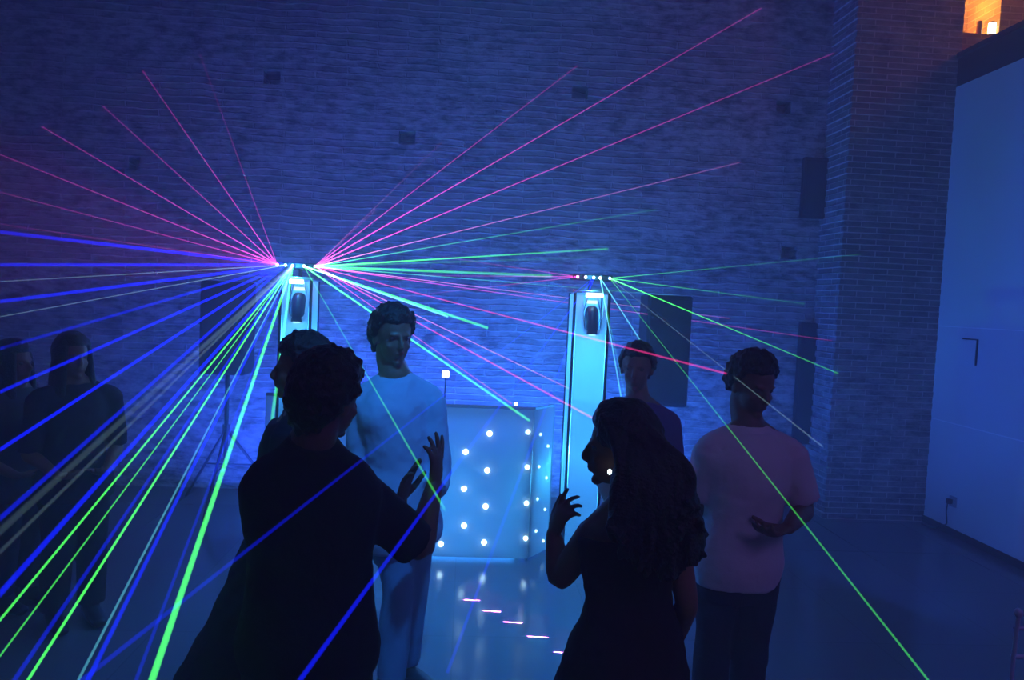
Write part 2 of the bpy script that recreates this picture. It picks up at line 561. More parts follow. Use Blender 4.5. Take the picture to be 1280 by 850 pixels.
def tower(pxl, pxr, pyt, label, side, energy):
    energy *= 2.1
    a = P(pxl, pyt, YT); d = P(pxr, pyt, YT)
    x0, x1, zt = a.x, d.x, 1.93
    cx = (x0 + x1) / 2
    D = 0.26
    y0, y1 = YT, YT + D
    root = empty('light_tower', (cx, YT + D / 2, 0))
    tag(root, label, 'light tower', 'glowing towers either side of the booth')
    bm = BM(); box(bm, (x0 - .08, y0 - .08, 0), (x1 + .08, y1 + .08, .012), .003)
    bmobj('base_plate', bm, m_alu, root)
    for px_, py_ in ((x0, y0), (x1, y0), (x0, y1), (x1, y1)):
        bm = BM(); tube(bm, [(px_, py_, .013), (px_, py_, zt)], [.011, .011], n=10, sub=1, caps=False)
        bmobj('corner_tube', bm, m_blackmetal, root)
    # fabric faces with the rounded opening at the top of the front face
    bm = BM()
    g = .014
    ox0, ox1 = x0 + (x1 - x0) * .30, x0 + (x1 - x0) * .80
    oz = zt - .29
    ocx, orad = (ox0 + ox1) / 2, (ox1 - ox0) / 2
    pts = [(x0 + g, .02), (x1 - g, .02), (x1 - g, zt - .005)]
    pts.append((ox1 + .02, zt - .005))
    for i in range(0, 13):
        t = -pi * i / 12
        pts.append((ocx + orad * cos(t), oz + .05 + orad * .55 * sin(t)))
    pts.append((ox0 - .02, zt - .005)); pts.append((x0 + g, zt - .005))
    vsf = [bm.verts.new((p[0], y0, p[1])) for p in pts]
    f = bm.faces.new(vsf)
    bmesh.ops.triangulate(bm, faces=[f])
    r = bmesh.ops.extrude_face_region(bm, geom=bm.faces[:])
    for v in r['geom']:
        if isinstance(v, bmesh.types.BMVert): v.co.y += .003
    fr = bmobj('front_fabric', bm, m_sleeve, root)
    for xs in (x0, x1):
        bm = BM(); box(bm, (xs - .0015, y0 + g, .02), (xs + .0015, y1 - g, zt - .005))
        bmobj('side_fabric', bm, m_sleeve, root)
    bm = BM(); box(bm, (x0 + g, y1 - .0015, .02), (x1 - g, y1 + .0015, zt - .005))
    bmobj('rear_fabric', bm, m_sleeve, root)
    bm = BM(); box(bm, (x0 - .02, y0 - .02, zt), (x1 + .02, y1 + .02, zt + .02), .004)
    bmobj('top_plate', bm, m_alu, root)
    # LED strip glowing under the top plate
    bm = BM(); box(bm, (x0 + (x1 - x0) * .3, y0 - .032, zt - .028), (x1 - .05, y0 - .008, zt - .003), .004)
    bmobj('led_strip', bm, m_led, root)
    # wash light (par can) hanging in the opening
    par = empty('par_can', (ocx, y0 - .06, zt - .03))
    tag(par, 'black par can hanging in the top opening of the ' + side + ' light tower', 'par can')
    bm = BM()
    yc = y0 + .075
    tube(bm, [(ocx, yc, zt - .10), (ocx, yc - .01, zt - .14), (ocx, yc - .03, zt - .30)], [.035, .052, .060], n=20, sub=2, caps=False)
    bmobj('can', bm, mat('dark_blue_can', rgb(18, 26, 60), .35), par, smooth=True)
    for s in (-1, 1):
        bm = BM(); tube(bm, [(ocx + s * .03, yc - .02, zt - .005), (ocx + s * .07, yc - .02, zt - .16), (ocx + s * .062, yc - .02, zt - .20)], [.005] * 3, n=6, sub=1)
        bmobj('yoke_arm', bm, m_alu, par)
    bm = BM(); tube(bm, [(ocx, yc - .031, zt - .303), (ocx, yc - .033, zt - .312)], [.052, .05], n=20, sub=1, caps=False)
    bmobj('lens', bm, emat('par_lens', (.2, .5, 1, 1), 3, False), par)
    bm = BM(); box(bm, (ocx - .035, yc - .03, zt - .075), (ocx + .035, yc + .02, zt - .05), .004)
    bmobj('white_clamp', bm, emat('status_light', (.7, .95, 1, 1), 1.5, False), par)
    # inner uplight
    light('POINT', 'tower_uplight', (cx, YT + D / 2, .75), energy * 2.4, (.035, .36, 1), shadow_soft_size=.05)
    light('POINT', 'tower_uplight', (cx, YT + D / 2, 1.5), energy * .9, (.03, .34, 1), shadow_soft_size=.05)
    return cx, zt


TLx, TLz = tower(351, 389, 354, 'glowing cyan light tower left of the booth, behind the curly haired person', 'left', 26)
TRx, TRz = tower(719, 762, 368, 'glowing cyan light tower standing at the right end of the DJ booth', 'right', 34)


def light_bar(pts, cols, cx, zt, label):
    """slim laser bar on a short mast above a tower"""
    W = [P(x, y, YT - .02) for x, y in pts]
    zc = sum(w.z for w in W) / len(W)
    yb = YT + .13
    root = empty('laser_light_bar', (cx, yb, zt + .02))
    tag(root, label, 'laser light', 'laser bars on the towers')
    bm = BM(); tube(bm, [(cx, yb, zt + .021), (cx, yb, zc - .02)], [.014, .014], n=12, sub=1, caps=False)
    bmobj('mast', bm, m_blackmetal, root)
    bm = BM()
    xa, xb = W[0].x - .03, W[-1].x + .03
    box(bm, (xa, YT, zc - .02), (xb, yb + .03, zc + .022), .006)
    bmobj('housing', bm, m_black, root)
    for w, c in zip(W, cols):
        h = bmobj('laser_head', (lambda b: (tube(b, [(w.x, YT - .001, zc), (w.x, YT - .02, zc)], [.013, .013], n=14, sub=1, caps=False), b)[1])(BM()), m_blackmetal, root)
        bm = BM(); ball(bm, (w.x, YT - .024, zc), (.010, .006, .010), 12)
        bmobj('lens', bm, emat('laser_lens', c + (1,), 12, False), h, smooth=True)
    return [V((w.x, YT - .03, zc)) for w in W]


HL = light_bar([(347, 330), (357, 331), (366, 332), (380, 333), (394, 334)],
               [(1, .25, .8), (.3, .95, 1), (.6, 1, 1), (.5, 1, 1), (1, .7, .9)], TLx, TLz,
               'black laser light bar above the left tower, source of most beams')
HR = light_bar([(722, 345), (732, 346), (742, 347), (750, 348), (762, 349)],
               [(1, .2, .6), (.8, .8, 1), (.5, 1, 1), (.6, .9, 1), (.2, .4, .8)], TRx, TRz,
               'small black laser light bar above the right tower')

# ------------------------------------------------------------------ DJ booth
YB = 5.2
m_cloth = m_sleeve
m_bulb = emat('star_led', (.55, .9, 1, 1), 9, False)
bx0, bx1 = P(440, 560, YB).x, P(665, 560, YB).x
zb = P(600, 511, YB).z
wing = (bx1 + .17, YB + .22)
lw = (P(320, 517, YB).x, YB + .25)
booth = empty('dj_booth', ((bx0 + bx1) / 2, YB + .02, 0))
tag(booth, 'white cloth DJ booth front studded with small white lights between the towers', 'dj booth')


def vpanel(a, b, z0, z1, t, name, m, parent):
    a, b = V((a[0], a[1], 0)), V((b[0], b[1], 0))
    d = (b - a).normalized(); nrm = V((-d.y, d.x, 0)) * t
    bm = BM()
    vs = []
    nn = 10
    for z in (z0, z1):
        for q in (a, b, b + nrm, a + nrm):
            vs.append(bm.verts.new((q.x, q.y, z)))
    for f in ((0, 1, 5, 4), (1, 2, 6, 5), (2, 3, 7, 6), (3, 0, 4, 7), (0, 3, 2, 1), (4, 5, 6, 7)):
        bm.faces.new([vs[i] for i in f])
    return bmobj(name, bm, m, parent)


fp = vpanel((bx0, YB), (bx1, YB), .02, zb, .03, 'front_panel', m_cloth, booth)
wp = vpanel((bx1 + .006, YB + .002), wing, .02, zb, .03, 'side_panel', m_cloth, booth)
lp = vpanel(lw, (bx0 - .006, YB + .002), .02, zb, .03, 'side_panel', m_cloth, booth)
for q, r in (((bx0, YB), (bx1, YB)), ((bx1 + .006, YB), wing), (lw, (bx0 - .006, YB))):
    bm = BM()
    a, b2 = V((q[0], q[1], zb + .012)), V((r[0], r[1], zb + .012))
    off = V((0, .015, 0))
    rod(bm, a + off, b2 + off, .012)
    bmobj('top_rail', bm, m_alu, booth)
for q in ((bx0, YB + .045), (bx1, YB + .045), (wing[0], wing[1] + .03), (lw[0], lw[1] + .045)):
    bm = BM(); rod(bm, (q[0], q[1], 0), (q[0], q[1], zb), .014)
    bmobj('post', bm, m_alu, booth)
dots = [(612, 542), (582, 565), (660, 540), (609, 588), (580, 611), (607, 633), (580, 657), (551, 680), (605, 678), (657, 673),
        (659, 584), (658, 629), (448, 578), (553, 545), (551, 590), (551, 635), (634, 564), (523, 568), (523, 612), (523, 657),
        (495, 545), (495, 590), (495, 634), (495, 678), (634, 607), (633, 652)]
hid = {(634, 564), (634, 607), (633, 652), (553, 545), (551, 590), (551, 635)}
for x, y in dots:
    if (x, y) in hid: continue
    c = P(x, y, YB - .004)
    bm = BM(); ball(bm, (c.x, YB - .004, c.z), (.019 if x < 650 else .016, .008, .019 if x < 650 else .016), 12)
    bmobj('led', bm, m_bulb, booth, smooth=True)
m_bulb2 = emat('star_led_dim', (.5, 1, 1, 1), 2.5, False)
for i in range(4):
    for j in range(2):
        t = .36 + .4 * j
        q = V((bx1, YB, 0)).lerp(V((wing[0], wing[1], 0)), t)
        bm = BM(); ball(bm, (q.x + .003, q.y - .004, zb - .18 - .235 * i - .1 * j), .011, 10)
        bmobj('led', bm, m_bulb2, booth, smooth=True)
bm = BM(); box(bm, (bx0 + .02, YB + .1, zb - .12), (bx1 - .02, YB + .62, zb - .09), .004)
bmobj('table_top', bm, m_black, booth)
for q in ((bx0 + .06, YB + .14), (bx1 - .06, YB + .14), (bx0 + .06, YB + .58), (bx1 - .06, YB + .58)):
    bm = BM(); rod(bm, (q[0], q[1], 0), (q[0], q[1], zb - .12), .014)
    bmobj('leg', bm, m_blackmetal, booth)

light('AREA', 'booth_inner', ((bx0 + bx1) / 2, YB + .5, .10), 16, (.03, .33, 1), shape='RECTANGLE', size=1.2, size_y=.2, aim=((bx0 + bx1) / 2, YB + .1, .6))
light('POINT', 'booth_inner', ((bx0 + bx1) / 2, YB + .4, .55), 9, (.03, .36, 1), shadow_soft_size=.15)
light('POINT', 'booth_inner', (bx1 + .10, YB + .22, .62), 22, (.04, .60, 1), shadow_soft_size=.05)
# two small lamps over the booth
c = P(557, 468, YB + .35)
root = empty('desk_lamp', (c.x, c.y, zb - .09))
tag(root, 'small square white lamp on a thin stem above the DJ booth', 'lamp')
bm = BM(); tube(bm, [(c.x, c.y + .02, zb - .088), (c.x, c.y + .02, zb - .078)], [.06, .055], n=16, sub=1, caps=False); bmobj('base', bm, m_black, root)
bm = BM(); rod(bm, (c.x, c.y + .02, zb - .078), (c.x, c.y + .02, c.z - .02), .005); bmobj('stem', bm, m_blackmetal, root)
bm = BM(); box(bm, (c.x - .03, c.y, c.z - .028), (c.x + .03, c.y + .04, c.z + .032), .006); bmobj('head', bm, m_black, root)
bm = BM(); box(bm, (c.x - .025, c.y - .006, c.z - .023), (c.x + .025, c.y - .0005, c.z + .027), .003); bmobj('lamp_face', bm, emat('lamp_face', (.8, 1, 1, 1), 8, False), root)
c = P(645, 505, YB + .12)
bm = BM(); ball(bm, (c.x, c.y, c.z), .012, 12)
root = empty('pilot_lamp', (c.x, c.y, zb - .09))
tag(root, 'tiny white lamp just above the right end of the booth rail', 'lamp')
bmobj('bulb', bm, m_bulb, root, smooth=True)
bm = BM(); rod(bm, (c.x, c.y, zb - .09), (c.x, c.y, c.z - .01), .005); bmobj('stem', bm, m_blackmetal, root)


# ------------------------------------------------------------------ loudspeakers on stands
def speaker(pxl, pxr, pyt, pyb, Y, label, slabel):
    a = P(pxl, pyt, Y); d = P(pxr, pyb, Y)
    x0, x1, z0, z1 = a.x, d.x, d.z, a.z
    cx = (x0 + x1) / 2
    root = empty('loudspeaker', (cx, Y + .17, z0))
    tag(root, label, 'loudspeaker', 'loudspeakers flanking the booth')
    bm = BM(); box(bm, (x0, Y, z0), (x1, Y + .30, z1), .02); bmobj('cabinet', bm, m_black, root)
    bm = BM(); box(bm, (x0 + .02, Y - .012, z0 + .03), (x1 - .02, Y - .0005, z1 - .03), .005)
    bmobj('front_grille', bm, mat('grille', rgb(22, 22, 26), .6, bump=.6, bscale=250), root)
    for s in (x0, x1):
        sg = -1 if s == x0 else 1
        bm = BM(); tube(bm, [(s, Y + .1, (z0 + z1) / 2), (s + sg * .02, Y + .12, (z0 + z1) / 2), (s + sg * .02, Y + .22, (z0 + z1) / 2), (s, Y + .24, (z0 + z1) / 2)], [.008] * 4, n=8, sub=1)
        bmobj('handle', bm, m_blackmetal, root)
    st = empty('speaker_stand', (cx, Y + .17, 0))
    tag(st, slabel, 'stand', 'tripod stands under the loudspeakers')
    bm = BM(); rod(bm, (cx, Y + .17, .35), (cx, Y + .17, z0 - .001), .018, 12); bmobj('pole', bm, m_blackmetal, st)
    bm = BM(); rod(bm, (cx, Y + .17, .62), (cx, Y + .17, .70), .03, 12); bmobj('collar', bm, m_black, st)
    for i in range(3):
        t = 2 * pi * i / 3 + .5
        e = V((cx + .48 * cos(t), Y + .17 + .48 * sin(t), .012))
        bm = BM(); rod(bm, (cx, Y + .17, .66), e, .012); bmobj('leg', bm, m_blackmetal, st)
        bm = BM(); rod(bm, (cx, Y + .17, .36), V((cx, Y + .17, .66)).lerp(e, .5), .008); bmobj('brace', bm, m_blackmetal, st)


speaker(250, 305, 350, 470, 6.2, 'black loudspeaker on a stand left of the left light tower',
        'black tripod stand under the loudspeaker left of the left tower')
speaker(811, 859, 368, 510, 6.0, 'black loudspeaker on a stand right of the right light tower',
        'black tripod stand under the loudspeaker right of the right tower')

# ------------------------------------------------------------------ metal chair cut by the frame's corner
c = P(1273, 770, 2.62)
root = empty('metal_chair', (c.x + .22, c.y + .1, 0))
tag(root, 'pale metal chair back at the lower right edge, far from the dancers', 'chair')
m_cm = mat('pale_painted_metal', rgb(190, 195, 215), .35, metal=.3)
zt = c.z
for s in (0, 1):
    x = c.x + .42 * s
    bm = BM(); tube(bm, [(x, c.y, 0), (x, c.y + .01, .45), (x, c.y, zt)], [.008, .008, .008], n=8, sub=4); bmobj('rear_leg', bm, m_cm, root, smooth=True)
    bm = BM(); ball(bm, (x, c.y, zt + .012), (.016, .016, .018), 12); bmobj('finial', bm, m_cm, root, smooth=True)
    bm = BM(); tube(bm, [(x, c.y - .40, .45), (x, c.y - .43, 0)], [.009, .009], n=8, sub=1, caps=False); bmobj('front_leg', bm, m_cm, root)
for z in (zt - .05, zt - .16):
    bm = BM(); tube(bm, [(c.x, c.y + .01, z), (c.x + .21, c.y - .02, z + .01), (c.x + .42, c.y + .01, z)], [.009] * 3, n=8, sub=4); bmobj('back_rail', bm, m_cm, root, smooth=True)
bm = BM(); box(bm, (c.x - .005, c.y - .42, .452), (c.x + .425, c.y + .02, .48), .012); bmobj('seat', bm, m_cm, root)

# ------------------------------------------------------------------ people
m_skin = mat('skin', rgb(112, 78, 64), .5, nscale=12, namt=.06)
m_skin2 = mat('skin_tan', rgb(128, 90, 72), .5, nscale=12, namt=.06)
m_hair = mat('black_hair', rgb(16, 13, 13), .45, bump=.8, bscale=120)
m_eye = mat('eye', rgb(96, 92, 90), .25)


def basis(fdeg, pitchd=0, rolld=0):
    a = radians(fdeg)
    F = V((cos(a), sin(a), 0)); U = V((0, 0, 1)); R = F.cross(U)
    q = Quaternion(R, radians(pitchd)); F = q @ F; U = q @ U
    q = Quaternion(F, radians(rolld)); U = q @ U; R = q @ R
    return F, R, U


def head(bm, c, F, R, U, s=1.0, neck=None, nr=.056, fem=False):
    c = V(c)
    Mx = Matrix((R, F, U)).transposed()

    def at(r, f, u): return c + (R * r + F * f + U * u) * s

    def el(p, rad, seg=20): ball(bm, at(*p), [x * s for x in rad], seg, Mx)
    el((0, -.012, .026), (.077, .096, .090), 28)
    el((0, .030, -.036), (.058, .060, .074))
    el((0, .034, -.074), (.045 if not fem else .040, .045, .034))
    el((0, .070, -.098), (.020, .018, .016))
    el((0, .078, .020), (.048, .013, .009))
    el((0, .088, -.056), (.022, .011, .005)); el((0, .086, -.067), (.019, .011, .006))
    for sg in (-1, 1):
        el((sg * .077, -.008, -.012), (.009, .018, .030))
        el((sg * .036, .062, -.030), (.020, .016, .016))
    tube(bm, [at(0, .088, .012), at(0, .102, -.014), at(0, .106, -.028), at(0, .088, -.036)], [.008 * s, .010 * s, .013 * s, .011 * s], R, n=10, sub=2)
    if neck is not None:
        tube(bm, [at(0, -.02, -.03), at(0, -.022, -.09), V(neck)], [(nr * s, nr * s), (nr * s, nr * s), (nr * 1.15 * s, nr * 1.1 * s)], R, n=16)


def eyes(root, c, F, R, U, s, skin):
    for sg in (-1, 1):
        p = V(c) + (R * (sg * .031) + F * .0665 + U * .006) * s
        bm = BM(); ball(bm, p, .0125 * s, 14)
        e = bmobj('eye', bm, m_eye, root, smooth=True)


def hand(bm, w, d, nrm, thumb, curl=(20, 20, 20, 20), spread=1.0, s=1.0, tcurl=0):
    """w wrist, d direction of the hand, nrm way the palm faces, thumb = +1/-1 side"""
    d = V(d).normalized(); nrm = V(nrm); nrm = (nrm - d * nrm.dot(d)).normalized()
    sd = d.cross(nrm).normalized() * thumb        # towards the thumb
    tube(bm, [w, w + d * .03 * s, w + d * .065 * s, w + d * .092 * s], [(.025 * s, .019 * s), (.033 * s, .017 * s), (.041 * s, .014 * s), (.040 * s, .011 * s)], sd, n=16, sub=3)
    L = [.073, .082, .077, .060]
    for i in range(4):
        off = (.031 - .0207 * i)
        base = w + d * (.084 - .004 * abs(i - 1.2)) * s + sd * off * s
        ang = radians(curl[i])
        dirv = (d + sd * (off * 4.5 * spread - .02)).normalized()
        ax = dirv.cross(nrm)
        pts = [base]; p = base; cur = dirv
        for k, fr in enumerate((.46, .30, .24)):
            cur = (Quaternion(ax, ang * (0.8 if k == 0 else 1.0)) @ cur) if ang else cur
            p = p + cur * L[i] * fr * s
            pts.append(p)
        tube(bm, pts, [.0098 * s, .0090 * s, .0082 * s, .0070 * s], sd, n=10, sub=2)
    b0 = w + d * .022 * s + sd * .022 * s
    d1 = (d * .62 + sd * .75 + nrm * .25).normalized()
    d2 = (d * (.9 - tcurl) + sd * .35 + nrm * (.25 + tcurl)).normalized()
    p1 = b0 + d1 * .045 * s; p2 = p1 + d2 * .034 * s; p3 = p2 + d2 * .026 * s
    tube(bm, [b0, p1, p2, p3], [.016 * s, .0125 * s, .0105 * s, .0085 * s], nrm, n=10, sub=2)


def torso(bm, hip, neck, R, s=1, inf=0.0, fem=False, t0=-.14, t1=1.0, flare=0):
    prof = [(-.14, .150, .100), (0, .165, .112), (.2, .152, .103), (.42, .148, .100), (.62, .165, .115), (.80, .178, .110), (.92, .135, .085), (1.0, .070, .062)]
    if fem:
        prof = [(-.14, .155, .105), (0, .168, .112), (.2, .140, .095), (.40, .122, .085), (.62, .140, .108), (.80, .150, .098), (.92, .110, .072), (1.0, .056, .052)]
    hip, neck = V(hip), V(neck)
    pts, rr = [], []
    for t, a, b2 in prof:
        if t < t0 - 1e-6 or t > t1 + 1e-6: continue
        fl = flare * max(0, (.5 - t))
        pts.append(hip.lerp(neck, t))
        rr.append((a * s + inf + fl, b2 * s + inf + fl))
    tube(bm, pts, rr, R, n=28, sub=4, caps=False)


def arm(bm, sh, el, wr, s=1, inf=0, t=1.0, cuff=0.0):
    """t: 0..2, how far along shoulder-elbow(1)-wrist(2)"""
    sh, el, wr = V(sh), V(el), V(wr)
    pts = [sh, sh.lerp(el, .5), el, el.lerp(wr, .35), wr]
    rr = [.054, .047, .039, .040, .026]
    tt = [0, .5, 1, 1.35, 2]
    P2, R2 = [], []
    for i in range(5):
        if tt[i] <= t + 1e-6:
            P2.append(pts[i]); R2.append(rr[i] * s + inf + cuff * tt[i])
    if t < 2 and t not in tt:
        i = max(k for k in range(5) if tt[k] < t)
        q = (t - tt[i]) / (tt[i + 1] - tt[i])
        P2.append(pts[i].lerp(pts[i + 1], q)); R2.append((rr[i] * (1 - q) + rr[i + 1] * q) * s + inf + cuff * t)
    tube(bm, P2, R2, (0.3, .5, .8), n=16, sub=4, caps=(t == 2))


def leg(bm, hp, kn, an, s=1, inf=0, straight=0):
    hp, kn, an = V(hp), V(kn), V(an)
    a, b2, c, d = (.088, .070, .058, .040) if not straight else (.088, .078, .068, .062)
    tube(bm, [hp, hp.lerp(kn, .5), kn, kn.lerp(an, .3), an], [a * s + inf, b2 * s + inf + .004, (b2 + c) / 2 * s + inf - .006, c * s + inf, d * s + inf], (1, 0, 0), n=18, sub=4, caps=not straight)


def shoe(root, an, F, R, m, name='shoe'):
    an = V(an); g = V((an.x, an.y, 0))
    bm = BM()
    tube(bm, [g - F * .055 + V((0, 0, .04)), g + V((0, 0, .045)), g + F * .08 + V((0, 0, .036)), g + F * .165 + V((0, 0, .028))],
         [(.038, .038), (.042, .044), (.047, .035), (.038, .026)], R, n=16, sub=4)
    tube(bm, [g + V((0, 0, .04)), g + V((0, 0, .11))], [.042, .046], R, n=16, sub=1, caps=False)
    for v in bm.verts: v.co.z = max(v.co.z, .002)
    return remesh(name, bm, m, root, .008, 2)


def skullcap(name, c, F, R, U, s, m, root, thick=.02, front=.2, nape=-.55, rough=.006, freq=30, curls=0, seed=0, voxel=0.006):
    """short hair: one closed skin, thick over the scalp and sunk inside the head elsewhere"""
    bm = BM()
    q = bmesh.ops.create_icosphere(bm, subdivisions=5, radius=1)
    c0 = V(c) + (F * -.012 + U * .026) * s
    rnd = random.Random(seed)
    scalp = []
    for v in bm.verts:
        d = v.co.normalized()
        x, y, z = d          # R, F, U
        # hairline: forehead on the front, nape behind, above the ears at the side
        tt = min(1, max(0, (y - .12) / .5)); tt = tt * tt * (3 - 2 * tt)
        line = -.42 + (front + .42) * tt if y > 0 else -.42 + (nape + .42) * min(1, -y * 2.6)
        mask = min(1, max(0, (z - line) / .16 + .5))
        mask = mask * mask * (3 - 2 * mask)
        zl = .090 if z > 0 or y > 0 else .090 + (.125 if curls else .085) * min(1, -y * 1.6)
        e = 1 / sqrt((x / .077) ** 2 + (y / .096) ** 2 + (z / zl) ** 2)
        nn = noise.noise(V(d) * freq * .12 + V((seed, 0, 0))) * 1.0 + .5 * noise.noise(V(d) * freq * .35)
        r = e * (.84 + .16 * mask) + mask * (thick * min(1, max(0, z - line) / .55 + .18) * (.8 + .4 * max(0, z)) + nn * rough)
        v.co = c0 + (R * x + F * y + U * z) * (r * s)
        if mask > .8: scalp.append((v.co.copy(), (R * x + F * y + U * z).normalized()))
    if curls:
        for p, nn in rnd.sample(scalp, curls):
            ball(bm, p + nn * rnd.uniform(-.006, .003), rnd.uniform(.006, .011), 8)
        return remesh(name, bm, m, root, voxel, 1)
    return bmobj(name, bm, m, root, smooth=True)


def person(label, group=None, loc=(0, 0, 0)):
    root = empty('person', (loc[0], loc[1], 0))
    return tag(root, label, 'person', group)


def W(Y):
    """joints of one figure are placed by where they stand: P at depth Y"""
    return lambda x, y, dy=0: P(x, y, Y + dy)


def standing_legs(hipc, R, F, s=1, wid=.10, zk=.50, spread=0.0, fwd=0.0):
    out = []
    for sg in (-1, 1):
        hp = hipc + R * sg * wid * .85
        an = V((hipc.x, hipc.y, .09)) + R * sg * (wid + spread) + F * (fwd * sg)
        kn = hp.lerp(an, .5) + F * .03
        kn.z = zk
        out.append((hp, kn, an))
    return out


# ---- A: dark haired man in front, seen from behind, clapping
w = W(2.1)
F, R, U = basis(78)
hipA, neckA = w(385, 800), w(390, 562)
A = person('man in dark shirt seen from behind, clapping hands raised', None, hipA)
hc = w(411, 497)
hF, hR, hU = basis(55, -8, 6)
shL, shR = w(340, 607), w(446, 618, .04)
elR, wrR = w(524, 684, .10), w(543, 606, .30)
elL, wrL = w(372, 690, .34), w(500, 628, .42)
bm = BM()
head(bm, hc, hF, hR, hU, 1.0, neckA + V((0, 0, .02)), .06)
torso(bm, hipA, neckA, R, 1)
arm(bm, shR, elR, wrR, 1.02, t=2); arm(bm, shL, elL, wrL, 1, t=2)
hand(bm, wrR, w(549, 545, .30) - wrR, V((-.9, .35, .1)), -1, (4, 8, 14, 20), 1.3, 1.02)
hand(bm, wrL, w(521, 560, .40) - wrL, V((.8, -.3, 0)), 1, (6, 8, 14, 18), 1.2, 1.0)
tube(bm, [neckA + V((0, 0, .03)), shL], [.05, .05], n=12); tube(bm, [neckA + V((0, 0, .03)), shR], [.05, .05], n=12)
LG = standing_legs(V(hipA), R, F, 1, .10, .46)
for l in LG: leg(bm, *l)
remesh('body', bm, m_skin, A, .0055, 3)
bm = BM()
torso(bm, hipA, neckA, R, 1.0, .028, t0=-.14, t1=1, flare=.03)
for sh, el, wr in ((shL, elL, wrL), (shR, elR, wrR)):
    tube(bm, [neckA + V((0, 0, .012)), V(neckA).lerp(V(sh), .55) + V((0, 0, .0)), sh], [.066, .070, .068], n=16)
    arm(bm, sh, el, wr, 1, .022, t=.95, cuff=.010)
remesh('dark_shirt', bm, mat('dark_cotton', rgb(30, 32, 44), .85, nscale=5, bump=.2, bscale=60, spec=.2), A, .009, 4, .016, .10)
bm = BM()
tube(bm, [neckA + V((0, 0, .0)), neckA + V((0, 0, .035)) + (V(hc) - neckA) * .08], [.072, .064], R, n=24, sub=1, caps=False)
remesh('collar', bm, mat('dark_cotton_rib', rgb(28, 30, 40), .85), A, .007, 2)
bm = BM()
torso(bm, V(hipA) - V((0, 0, .05)), neckA, R, 1, .02, t1=.2)
for l in LG: leg(bm, *l, s=1, inf=.02, straight=1)
remesh('trousers', bm, mat('black_denim', rgb(22, 24, 34), .85, bump=.3, bscale=80), A, .011, 3, .014, .12)
for l in LG: shoe(A, l[2], F, R, m_black)
skullcap('hair', hc, hF, hR, hU, 1.0, m_hair, A, .024, .42, -.92, .010, 34, curls=520, seed=2)

# ---- B: curly-haired person behind A, looking left, dark dress
w = W(2.85)
F, R, U = basis(165)
hipB, neckB = w(352, 690), w(374, 512)
Bp = person('curly haired person looking left, between left light tower and clapping man', None, hipB)
hc = w(376, 462)
hF, hR, hU = basis(188, 0, 0)
shL, shR = w(362, 545, -.14), w(366, 545, .15)
elR, wrR = w(345, 610, .22), w(320, 570, .25)
elL, wrL = w(352, 625, -.2), w(338, 680, -.1)
bm = BM()
head(bm, hc, hF, hR, hU, .97, neckB + V((0, 0, .02)), .05, True)
torso(bm, hipB, neckB, R, .95, fem=True)
arm(bm, shR, elR, elR + V((.02, .1, -.22)), .85, t=2); arm(bm, shL, elL, wrL, .85, t=2)
hand(bm, wrL, (-.1, .1, -1), (1, 0, 0), 1, (15, 18, 20, 24), 1, .92)
hand(bm, elR + V((.02, .1, -.22)), (0, .1, -1), (1, 0, 0), -1, (15, 18, 20, 24), 1, .92)
tube(bm, [neckB + V((0, 0, .02)), shL], [.045, .045], n=12); tube(bm, [neckB + V((0, 0, .02)), shR], [.045, .045], n=12)
LG = standing_legs(V(hipB), R, F, .9, .09, .45)
for l in LG: leg(bm, *l, s=.88)
remesh('body', bm, m_skin2, Bp, .007, 3)
bm = BM()
torso(bm, hipB, neckB, R, .95, .02, fem=True, t0=0, t1=.92)
for sh, el, wr in ((shL, elL, wrL), (shR, elR, wrR)):
    tube(bm, [neckB - V((0, 0, .01)), sh], [.055, .058], n=16)
    arm(bm, sh, el, wr, .85, .018, t=.5)
h = V(hipB)
bl = w(262, 840)
tube(bm, [h + V((0, 0, .10)), h, h + V((-.03, 0, -.28)), V((h.x - .06, h.y - .02, .35))], [(.135, .115), (.185, .155), (.255, .23), (.36, .30)], R, n=32, sub=5, caps=False)
remesh('dark_dress', bm, mat('dark_dress_cloth', rgb(34, 32, 48), .85, spec=.2), Bp, .010, 4, .02, .09)
for l in LG: shoe(Bp, l[2], F, R, m_black)
skullcap('curly_hair', hc, hF, hR, hU, .97, m_hair, Bp, .028, .35, -.9, .012, 40, curls=560, seed=5)

# ---- C: tall man in pale shirt standing in the blue light
w = W(3.45)
F, R, U = basis(-40)
hipC, neckC = w(505, 655), w(494, 474)
Cp = person('tall man in pale shirt and trousers tinted haze blue, standing before the booth', None, hipC)
hc = w(491, 421)
hF, hR, hU = basis(-62, -6, 0)
shR, shL = w(455, 500, -.03), w(537, 500, .03)
elR, wrR = w(449, 590, -.08), w(462, 650, -.28)
elL, wrL = w(548, 592, -.02), w(532, 650, -.25)
bm = BM()
head(bm, hc, hF, hR, hU, 1.08, neckC + V((0, 0, .02)), .058)
torso(bm, hipC, neckC, R, 1.02)
arm(bm, shR, elR, wrR, 1, t=2); arm(bm, shL, elL, wrL, 1, t=2)
hand(bm, wrR, (.5, -.7, .0), (0, 0, 1), 1, (18, 22, 26, 30), 1, 1)
hand(bm, wrL, (-.5, -.7, .0), (0, 0, 1), -1, (18, 22, 26, 30), 1, 1)
tube(bm, [neckC + V((0, 0, .03)), shL], [.05, .052], n=12); tube(bm, [neckC + V((0, 0, .03)), shR], [.05, .052], n=12)
LG = standing_legs(V(hipC), R, F, 1, .075, .50, fwd=.03)
for l in LG: leg(bm, *l)
remesh('body', bm, m_skin2, Cp, .007, 3)
eyes(Cp, hc, hF, hR, hU, 1.08, m_skin2)
bm = BM()
torso(bm, hipC, neckC, R, 1.02, .030, t0=-.14, t1=1, flare=.02)
